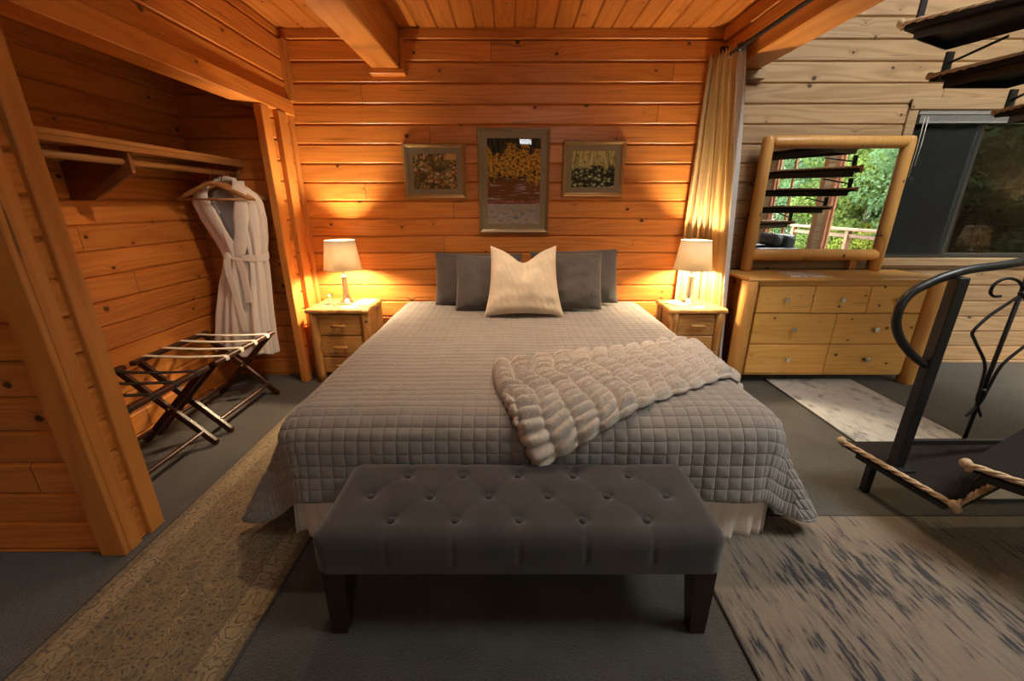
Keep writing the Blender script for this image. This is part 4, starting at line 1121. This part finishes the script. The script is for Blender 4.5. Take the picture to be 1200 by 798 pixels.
# robe
def robe():
    ry = 2.975
    t = thing('bathrobe', 'white terry bathrobe tied at the waist on a closet hanger', 'bathrobe', (-1.95, ry, .30))
    Lz = np.array([1.505, 1.485, 1.455, 1.41, 1.36, 1.25, 1.12, 1.03, .985, .94, .80, .60, .42, .30])
    cx = np.array([-1.955, -1.957, -1.96, -1.96, -1.955, -1.935, -1.91, -1.90, -1.90, -1.905, -1.94, -1.985, -2.015, -2.03])
    hw = np.array([.055, .095, .150, .205, .228, .212, .170, .138, .132, .140, .165, .185, .200, .208])
    dp = np.array([.030, .040, .050, .058, .062, .066, .066, .060, .056, .062, .070, .078, .085, .088])
    am = np.array([0, .002, .003, .005, .007, .012, .017, .020, .020, .020, .017, .018, .020, .021])
    nz, nt = 120, 150
    z = np.linspace(1.505, .30, nz); th = np.linspace(0, 2 * PI, nt, endpoint=False)
    f = lambda a: np.interp(z, Lz[::-1], a[::-1])[:, None]
    c, w, d, a = f(cx), f(hw), f(dp), f(am)
    T = th[None, :]; zz = z[:, None]
    tw = .25 * np.sin(zz * 3)
    fold = a * (np.sin(T * 7 + 1.2 + tw) + .7 * np.sin(T * 12 + 3 * zz) + .5 * np.sin(T * 19 + 5 * zz))
    sgn = lambda v, p: np.sign(v) * np.abs(v) ** p
    X = c + (w + fold * .45) * sgn(np.cos(T), .85); Y = ry + (d + fold) * sgn(np.sin(T), .9)
    # the two sides hang to different lengths
    Z = zz + .012 * np.sin(T * 5) * (zz < .34) - .03 * (np.cos(T) > 0) * np.clip((.6 - zz) / .3, 0, 1) + 0 * X
    P = np.stack([X, Y, Z], -1)
    xm = (X[:-1] + X[1:]) / 2; ym = Y[:-1]; zm = (Z[:-1] + Z[1:]) / 2
    vw = np.interp(zm, [1.03, 1.20, 1.40, 1.49, 1.52], [-.01, .055, .105, .085, .06])
    vc = np.interp(zm, [1.03, 1.5], [-1.905, -1.955])
    keep = ~((np.abs(xm - vc) < vw) & (ym < ry - .003))
    mask = np.concatenate([keep], 0)
    loc = np.array(t.location)
    # closed grid runs along theta: transpose so u is theta
    Pt = np.transpose(P, (1, 0, 2)); mk = np.transpose(mask, (1, 0))
    o = grid_mesh('robe_body', Pt - loc, M['robe'], t, closed_u=True, mask=mk)
    o.modifiers.new('thick', 'SOLIDIFY').thickness = .007
    # shawl collar: two thick folded bands
    for s in (-1, 1):
        mb = MB(); rings = []
        for k in range(22):
            q = k / 21; zc = 1.50 - q * .50
            off = np.interp(zc, [1.00, 1.20, 1.40, 1.49, 1.52], [-.02, .055, .105, .085, .06]) + .012
            xx = np.interp(zc, [1.03, 1.5], [-1.905, -1.955]) + s * off
            dd = np.interp(zc, Lz[::-1], dp[::-1]); wv = .040 + .014 * math.sin(q * PI) + .004 * math.sin(q * 17)
            yy = ry - dd - .012 - (.010 if s > 0 else .002) * q
            if q < .12: yy += (.12 - q) / .12 * .045
            n = 12; ring = []
            for i in range(n):
                al = 2 * PI * i / n
                ring.append((xx + s * .012 + wv * .85 * math.cos(al), yy + .011 * math.sin(al) + .25 * (wv * math.cos(al) * s) * .5, zc))
            rings.append(ring)
        mb.loft(rings); mb.build('lapel', M['robe'], t)
    # back of the neck
    MB().tube([(-2.03, ry - .012, 1.47), (-2.015, ry + .02, 1.505), (-1.955, ry + .034, 1.518), (-1.895, ry + .02, 1.505), (-1.875, ry - .012, 1.47)], .018, 10).build('collar_back', M['robe'], t)
    # belt
    mb = MB(); ring = []
    for k in range(41):
        al = 2 * PI * k / 40
        ring.append((-1.90 + .150 * math.cos(al), ry + .080 * math.sin(al), 1.0 + .012 * math.sin(al * 2)))
    mb.ribbon(ring, .045, .010, (0, 0, 1)); b = mb.build('belt', M['robe'], t)
    MB().sphere((-1.975, ry - .082, 1.0), .028, (1.1, .7, 1.2)).build('belt_knot', M['robe'], b)
    MB().ribbon([(-1.98, ry - .095, .99), (-1.985, ry - .102, .90), (-1.965, ry - .108, .75), (-1.95, ry - .112, .58), (-1.945, ry - .112, .47)], .042, .008, (1, .1, .1)).build('belt_end', M['robe'], b)
    MB().ribbon([(-1.955, ry - .09, 1.0), (-1.90, ry - .098, .985), (-1.885, ry - .10, .90), (-1.88, ry - .104, .76), (-1.885, ry - .104, .68)], .042, .008, (1, 0, .15)).build('belt_end', M['robe'], b)
robe()

# ------------------------------------------------------------------ luggage racks
def rack(yc, label, strap):
    t = thing('luggage_rack', label, 'luggage rack', (-1.965, yc, 0), group='folding luggage racks in the closet')
    hy = .29
    xa, xb, zt = .235, .225, .475
    def bx(name, pts, w, h, mat, par=t): return None
    def leg(side, s):       # s=+1: top at the room side, foot at the wall side
        pts = []
        for k in range(15):
            q = k / 14; x = s * (xa - (xa + xb) * q); z = zt * (1 - q)
            bend = .07 * math.sin(2 * PI * q)
            pts.append((x + s * bend * .55, side, max(z + bend * .55, .012) if k < 14 else .012))
        return MB().ribbon(pts, .020, .036, (0, 1, 0))
    for s, inset in ((1, 0.), (-1, .024)):
        for e in (-1, 1):
            leg(e * (hy - inset), s).build('leg', M['walnut'], t, local=True)
        MB().box((s * xa - .02, -hy - .02, zt - .016), (s * xa + .02, hy + .02, zt + .012), .006).build('top_rail', M['walnut'], t, local=True)
        MB().box((-s * .155 - .012, -hy + inset, .075), (-s * .155 + .012, hy - inset, .095), .004).build('stretcher', M['walnut'], t, local=True)
    for e in (-1, 1): MB().tube([(0, e * hy - .016 * e - .02, zt / 2), (0, e * hy - .016 * e + .02, zt / 2)], .007, 10).build('pivot', M['chrome'], t, local=True)
    for k in range(4):
        y = -.215 + k * .143
        top = zt + .014
        pts = [(-xa - .023, y, zt - .012), (-xa - .022, y, zt + .006), (-xa - .008, y, top), (-xa * .5, y, top - .006), (0, y, top - .009), (xa * .5, y, top - .006), (xa + .008, y, top), (xa + .022, y, zt + .006), (xa + .023, y, zt - .012)]
        MB().ribbon(pts, .030, .0035, (0, 1, 0)).build('strap', strap, t, local=True)
    return t
rack(2.515, 'dark folding luggage rack with four white straps below the bathrobe', M['strap'])
rack(1.845, 'dark folding luggage rack with black straps nearer the closet opening', M['strap_dark'])

# ------------------------------------------------------------------ spiral staircase
CX, CY, RS, A0, DA, RISE, Z1, WD = 2.645, 1.732, 1.003, 177.5, 25.94, .181, .234, 27.3
st = thing('spiral_staircase', 'black iron spiral staircase with rope-edged dark treads', 'staircase', (CX, CY, 0))
MB().lathe([(.12, 0), (.12, .012), (.052, .014), (.052, 3.5)], (CX, CY, 0), 28).build('pole', M['black_iron'], st)
def pt(r, a, z): return (CX + r * math.cos(R(a)), CY + r * math.sin(R(a)), z)
NTREAD = 12
for n_ in range(NTREAD):
    z = Z1 + n_ * RISE; a0 = A0 + DA * n_; a1 = a0 + WD
    out = [pt(RS, a0, 0), pt(RS, a1, 0), pt(.10, a1 + 25, 0), pt(.10, a0 - 25, 0)]
    mb = MB(); th = .022
    inn = [pt(RS - .05, a0 + 2.5, 0), pt(RS - .05, a1 - 2.5, 0), pt(.11, a1 + 12, 0), pt(.11, a0 - 12, 0)]
    mb.loft([[(p[0], p[1], z - th - .004) for p in out], [(p[0], p[1], z - .004) for p in out]], smooth=False)
    tr = mb.build('tread', M['tread'], st)
    mb = MB()    # steel pan with a skirt under the tread
    mb.loft([[(p[0], p[1], z - th - .010) for p in inn], [(p[0], p[1], z - th - .0042) for p in inn]], smooth=False)
    for i in range(4):
        p, q = inn[i], inn[(i + 1) % 4]
        mb.bar((p[0], p[1], z - .046), (q[0], q[1], z - .046), .006, .044)
    mb.build('tread_pan', M['black_iron'], tr)
    # rope along the outer edge and the rear edge, twisted of three strands
    path = [Vector(pt(RS + .008, a0 + .3, z)), Vector(pt(RS + .008, a1 - .3, z)), Vector(pt(.30, a1 + 3, z))]
    dense = []
    for p, q in zip(path[:-1], path[1:]):
        L = (q - p).length; m = max(2, int(L / .012))
        dense += [p + (q - p) * (i / m) for i in range(m)]
    dense.append(path[-1]); 
    mb = MB()
    for sidx in range(3):
        pts = []
        for i, p in enumerate(dense):
            tg = (dense[min(i + 1, len(dense) - 1)] - dense[max(i - 1, 0)]).normalized(); side = tg.cross(Vector((0, 0, 1))).normalized()
            al = i * .55 + sidx * 2 * PI / 3
            pts.append(p + side * (.0062 * math.cos(al)) + Vector((0, 0, .0062 * math.sin(al) + .002)))
        mb.tube(pts, .0068, 6)
    for c in (path[0], path[1]):
        mb.sphere((c.x, c.y, c.z + .004), .020, (1, 1, 1.0), 10); mb.sphere((c.x + .010, c.y - .006, c.z - .012), .014, (1, 1, 1.3), 8)
    mb.build('rope', M['rope'], tr)
    # collar on the pole
    MB().lathe([(.062, z - .085), (.066, z - .08), (.066, z - .002), (.06, z + .002)], (CX, CY, 0), 24).build('collar', M['black_iron'], tr)
    if n_ < NTREAD - 1:    # bar tying the corner of this tread to the next one
        p = Vector(pt(RS - .055, a1 - 1.0, z)); q = Vector(pt(RS - .055, a1 - 1.0, z + RISE - .075))
        mb = MB().bar(p + Vector((0, 0, -.03)), q, .042, .012)
        mb.tube([Vector(pt(RS - .06, a1 - 1., z + .05)), Vector(pt(RS - .30, a1, z + RISE - .08))], .007, 8)
        mb.build('riser_bar', M['black_iron'], st)
    else:
        for dz in (0,):
            MB().bar(pt(RS - .055, a1 - 2, z), pt(RS - .055, a1 - 2, z + .9), .03, .012).build('riser_bar', M['black_iron'], st)
# support leg under the first tread
for a_, r_ in ((A0 + 5, .90),):
    p = pt(r_, a_, 0); MB().bar(p, (p[0], p[1], Z1 - .03), .03, .03).build('support_leg', M['black_iron'], st)
# guard railing on the first tread
NX, NY = 1.722, 1.57
MB().box((NX - .022, NY - .022, Z1), (NX + .022, NY + .022, 1.085), .003).build('newel_post', M['black_iron'], st)
MB().box((NX - .05, NY - .05, Z1 - .003), (NX + .05, NY + .05, Z1 + .008), .003).build('newel_plate', M['black_iron'], st)
rail = []
for al in np.linspace(R(238), R(62), 26):
    rail.append((NX - .022 + .0 + .150 * math.cos(al) - .035 * 0, NY, .915 + .185 * math.sin(al)))
rail = [(NX - .018, NY, .735)] + rail[1:]
rail = [Vector((NX - .02, NY, .722)), Vector((NX - .085, NY, .765)), Vector((NX - .150, NY + .002, .83)), Vector((NX - .188, NY + .004, .90)), Vector((NX - .190, NY + .006, .965)), Vector((NX - .160, NY + .01, 1.02)), Vector((NX - .10, NY + .01, 1.06)), Vector((NX - .03, NY + .01, 1.092)), Vector((NX + .06, NY + .02, 1.112)), Vector((NX + .20, NY + .04, 1.125)), Vector((NX + .40, NY + .08, 1.15)), Vector((NX + .85, NY + .10, 1.21))]
def smooth_path(pts, k=6):
    pts = [Vector(p) for p in pts]; out = []
    for i in range(len(pts) - 1):
        p0, p1, p2, p3 = pts[max(i - 1, 0)], pts[i], pts[i + 1], pts[min(i + 2, len(pts) - 1)]
        for j in range(k):
            u = j / k
            out.append(.5 * ((2 * p1) + (p2 - p0) * u + (2 * p0 - 5 * p1 + 4 * p2 - p3) * u * u + (3 * p1 - p0 - 3 * p2 + p3) * u ** 3))
    out.append(pts[-1]); return out
MB().tube(smooth_path(rail), .0165, 12).build('handrail', M['black_iron'], st)
YR = 1.72
MB().bar((NX + .01, NY + .02, .345), (CX - .05, 1.745, .250), .020, .022).build('bottom_rail', M['black_iron'], st)
RX = 2.13
MB().tube([(RX, YR - .035, .27), (RX, YR - .03, 1.17)], .0085, 10).build('baluster', M['black_iron'], st)
def scroll(pts, name='scroll'): MB().tube(smooth_path(pts, 8), .0062, 8).build(name, M['black_iron'], st)
yy = YR - .035
for m in (1, -1):
    f = lambda dx, z: (RX + m * -dx, yy, z)
    # leaf-shaped lower curve, then an S up to a curled end
    scroll([f(-.035, .42), f(.01, .50), f(.02, .58), f(.04, .68), f(.12, .785), f(.145, .83), f(.10, .90), f(.03, .965), f(.0, 1.0), f(.03, 1.045), f(.085, 1.06), f(.125, 1.04), f(.135, 1.005), f(.115, .985), f(.085, .985)])
MB().sphere((RX, yy, .995), .013).build('collar_knot', M['black_iron'], st)
MB().sphere((RX, yy, .55), .013).build('collar_knot', M['black_iron'], st)

# ------------------------------------------------------------------ behind the camera: armchair, deck, trees
t = thing('armchair', 'black leather armchair by the tall side windows', 'armchair', (4.9, -1.55, 0), R(-90))
MB().box((-.38, -.40, .16), (.38, .36, .42), .06, 3).build('seat', M['black_leather'], t, local=True)
MB().box((-.36, .26, .40), (.36, .44, .80), .07, 3).build('backrest', M['black_leather'], t, local=True)
for s in (-1, 1): MB().box((s * .44 - .09, -.40, .16), (s * .44 + .09, .44, .58), .06, 3).build('armrest', M['black_leather'], t, local=True)
MB().box((-.30, .08, .58), (.30, .24, .82), .07, 3).build('back_cushion', M['black_leather'], t, local=True)
for x in (-.42, .42):
    for y in (-.34, .38): MB().lathe([(.02, 0), (.03, .17)], (x, y, 0), 12).build('leg', M['espresso'], t, local=True)

struct('ground', MB().box((-30, -30, -1.3), (40, 40, -1.2)), M['soil'])
mb = MB()          # wooded slope rising behind the trees
nh = 40
Uh, Vh = np.meshgrid(np.linspace(0, 1, nh), np.linspace(0, 1, 16), indexing='ij')
ah = R(-38) + Uh * R(165); rh = 23. + 15. * Vh
Ph = np.stack([3. + rh * np.cos(ah), 1. + rh * np.sin(ah), -1.25 + 13. * Vh ** .8 + .5 * np.sin(Uh * 40) * Vh + .4 * np.sin(Uh * 90 + Vh * 9) * Vh], -1)
tag(grid_mesh('hillside', Ph, M['hill']), kind='structure')
MB_ = MB().box((XR + .14, -4.5, -.12), (7.6, 3.2, -.04))
struct('deck', MB_, M['deckwood'])
t = thing('deck_railing', 'wooden deck railing outside the side windows', 'railing', (7.3, -.6, -.04))
MB().box((7.24, -4.4, .80), (7.38, 3.1, .86), .01).build('top_rail', M['railwood'], t)
MB().box((7.28, -4.4, .66), (7.33, 3.1, .74), .008).build('upper_rail', M['railwood'], t)
MB().box((7.28, -4.4, .06), (7.33, 3.1, .13), .008).build('lower_rail', M['railwood'], t)
for y in (-4.3, -2.5, -.55, 1.3, 3.0): MB().box((7.26, y - .05, -.04), (7.36, y + .05, .80), .008).build('post', M['railwood'], t)

def crown_mesh(name, seed, rx, rz, nb, nl, size, conifer=False):
    r = np.random.default_rng(seed)
    if conifer:
        h = r.uniform(0, 1, nb); ang = r.uniform(0, 2 * PI, nb); rad = (1 - h) ** .8 * rx * np.sqrt(r.uniform(.1, 1, nb))
        c = np.stack([rad * np.cos(ang), rad * np.sin(ang), h * 2 * rz - rz], -1); br = np.full(nb, rx * .22)
    else:
        d = r.normal(size=(nb, 3)); d /= np.linalg.norm(d, axis=1)[:, None]
        c = d * (r.uniform(.25, 1, nb) ** .5)[:, None] * [rx, rx, rz]; br = rx * r.uniform(.20, .36, nb)
    k = nb * nl
    b = np.repeat(np.arange(nb), nl)
    v = r.normal(size=(k, 3)); v /= np.linalg.norm(v, axis=1)[:, None]
    p = c[b] + v * (br[b] * r.uniform(.4, 1, k) ** .4)[:, None] * [1, 1, .75]
    nrm = v + r.normal(size=(k, 3)) * .7 + [0, 0, .5]; nrm /= np.linalg.norm(nrm, axis=1)[:, None]
    a = np.cross(nrm, r.normal(size=(k, 3))); a /= np.linalg.norm(a, axis=1)[:, None]; q = np.cross(nrm, a)
    s = size * r.uniform(.6, 1.2, k)[:, None]
    V = np.stack([p - a * s, p - q * s * .45, p + a * s, p + q * s * .45], 1).reshape(-1, 3)
    F = np.arange(4 * k).reshape(-1, 4)
    me = bpy.data.meshes.new(name); me.from_pydata(V.tolist(), [], F.tolist()); me.update(); return me
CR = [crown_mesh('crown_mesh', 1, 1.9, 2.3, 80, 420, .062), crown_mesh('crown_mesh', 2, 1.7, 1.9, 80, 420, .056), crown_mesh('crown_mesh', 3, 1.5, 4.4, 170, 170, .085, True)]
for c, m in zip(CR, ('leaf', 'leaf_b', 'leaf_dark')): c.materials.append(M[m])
CR.append(CR[1].copy()); CR[3].materials[0] = M['leaf_y']
trunk_me = {}
def tree(kind, x, y, zc, sc, label, rz, group):
    t = thing('leafy_tree' if kind != 2 else 'conifer_tree', label, 'tree', (x, y, -1.2), rz, group)
    o = link_mesh('crown', CR[kind], None, t); o.location = (0, 0, zc + 1.2); o.scale = (sc, sc, sc)
    h = zc + 1.2
    MB().tube([(0, 0, 0), (.05, .02, h * .4), (.0, .06, h * .8), (.02, 0, h * 1.15)], [.16, .13, .10, .05], 10).build('trunk', M['bark'], t, local=True)
LT = ['fresh green bushy tree beyond the deck railing', 'blue green bushy tree beyond the deck railing', 'tall dark conifer outside the dark window', 'yellow green shrubby tree beyond the deck railing']
GT = 'trees beyond the deck'
spots = [(0, 10.4, -5.9, 1.3, 1.0), (1, 10.6, -3.2, 1.9, 1.15), (3, 9.6, -1.4, -.1, .62), (0, 11.0, -.3, 1.9, 1.05), (1, 12.0, 2.2, 2.1, 1.2), (0, 13.6, -2.0, 3.2, 1.3), (1, 13.8, .9, 3.4, 1.3),
         (3, 9.6, -4.4, -.1, .62), (0, 13.4, -5.5, 3.2, 1.35), (1, 9.7, .9, .0, .7), (1, 11.2, -8.3, 2.0, 1.3), (0, 14.2, 4.0, 3.0, 1.4), (3, 9.4, -2.9, -.5, .5), (0, 16.5, -6.5, 5.4, 1.7), (1, 17., -2.5, 5.6, 1.8), (0, 17.5, 2.0, 5.4, 1.7), (1, 14.5, -10.0, 4.2, 1.6), (0, 13.0, -12.5, 3.0, 1.5), (1, 18., -11.5, 6.0, 1.9), (0, 21.5, -5., 8., 2.2), (1, 22., 0., 8., 2.3), (0, 21., 5.5, 7., 2.1)]
for i, (k, x, y, zc, s) in enumerate(spots): tree(k, x, y, zc, s, LT[k], i * 1.3, GT)
GC = 'dark trees outside the dark window'
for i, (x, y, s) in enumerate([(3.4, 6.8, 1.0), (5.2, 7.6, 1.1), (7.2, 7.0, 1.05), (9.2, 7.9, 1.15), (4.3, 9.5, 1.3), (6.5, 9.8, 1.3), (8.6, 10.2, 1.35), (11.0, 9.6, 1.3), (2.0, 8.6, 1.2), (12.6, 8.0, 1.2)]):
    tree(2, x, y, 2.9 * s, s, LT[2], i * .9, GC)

# floor lamp added out of view to warm the left wall
t = thing('added_floor_lamp', 'added unseen floor lamp in the far left of the room', 'lamp', (-2.9, -1.3, 0))
MB().lathe([(.15, 0), (.15, .015), (.02, .03), (.013, .06), (.013, 1.42)], n=24).build('pole', M['black_iron'], t, local=True)
MB().lathe([(.006, 1.40), (.03, 1.45), (.03, 1.49), (.004, 1.52)], n=16).build('bulb', M['bulb'], t, local=True)
MB().lathe([(.21, 1.34), (.15, 1.62)], n=40, cap=False).build('lamp_shade', M['shade'], t, local=True)
point('bulb_light', (-2.9, -1.3, 1.47), FLOORL, (1., .50, .20), .04)

# ------------------------------------------------------------------ daylight
W = bpy.data.worlds.new('overcast sky'); S.world = W; W.use_nodes = True
wt = W.node_tree; wt.nodes.clear()
wo = wt.nodes.new('ShaderNodeOutputWorld'); bg = wt.nodes.new('ShaderNodeBackground')
bg.inputs[0].default_value = (1., .985, .96, 1); bg.inputs[1].default_value = SKY
wt.links.new(bg.outputs[0], wo.inputs[0])
def portal(loc, rot, sx, sy):
    d = bpy.data.lights.new('window_portal', 'AREA'); d.shape = 'RECTANGLE'; d.size = sx; d.size_y = sy
    d.cycles.is_portal = True
    o = bpy.data.objects.new('window_portal', d); COL.objects.link(o); o.location = loc; o.rotation_euler = rot
portal((XR + .10, -.075, 1.375), (0, R(90), 0), 2.25, 2.05)
portal((XR + .10, -2.185, 1.375), (0, R(90), 0), 2.25, 1.43)
portal((1.0, YB - .10, 3.375), (R(90), 0, 0), .6, .65)
portal(((SX0 + SX1) / 2, (SY0 + SY1) / 2, ZH + .15), (0, 0, 0), SX1 - SX0, SY1 - SY0)
portal((4.1, D + .10, 1.47), (R(-90), 0, 0), 2.18, 1.1)

# ------------------------------------------------------------------ camera and view
cd = bpy.data.cameras.new('camera'); cam = bpy.data.objects.new('camera', cd); COL.objects.link(cam)
cam.location = (0, 0, 1.35); cam.rotation_euler = (R(90 - 18.4), 0, 0)
cd.sensor_fit = 'HORIZONTAL'; cd.sensor_width = 36.; cd.lens = 36. * 480. / 1200.; cd.clip_start = .05
S.camera = cam
S.view_settings.view_transform = 'Standard'; S.view_settings.look = 'None'
S.view_settings.gamma = 1.; S.view_settings.use_curve_mapping = False; S.view_settings.exposure = EXPO
cy = S.cycles
cy.use_denoising = True; cy.max_bounces = 8; cy.diffuse_bounces = 5; cy.glossy_bounces = 4; cy.transmission_bounces = 6; cy.transparent_max_bounces = 10
cy.caustics_reflective = False; cy.caustics_refractive = False; cy.sample_clamp_indirect = 4.
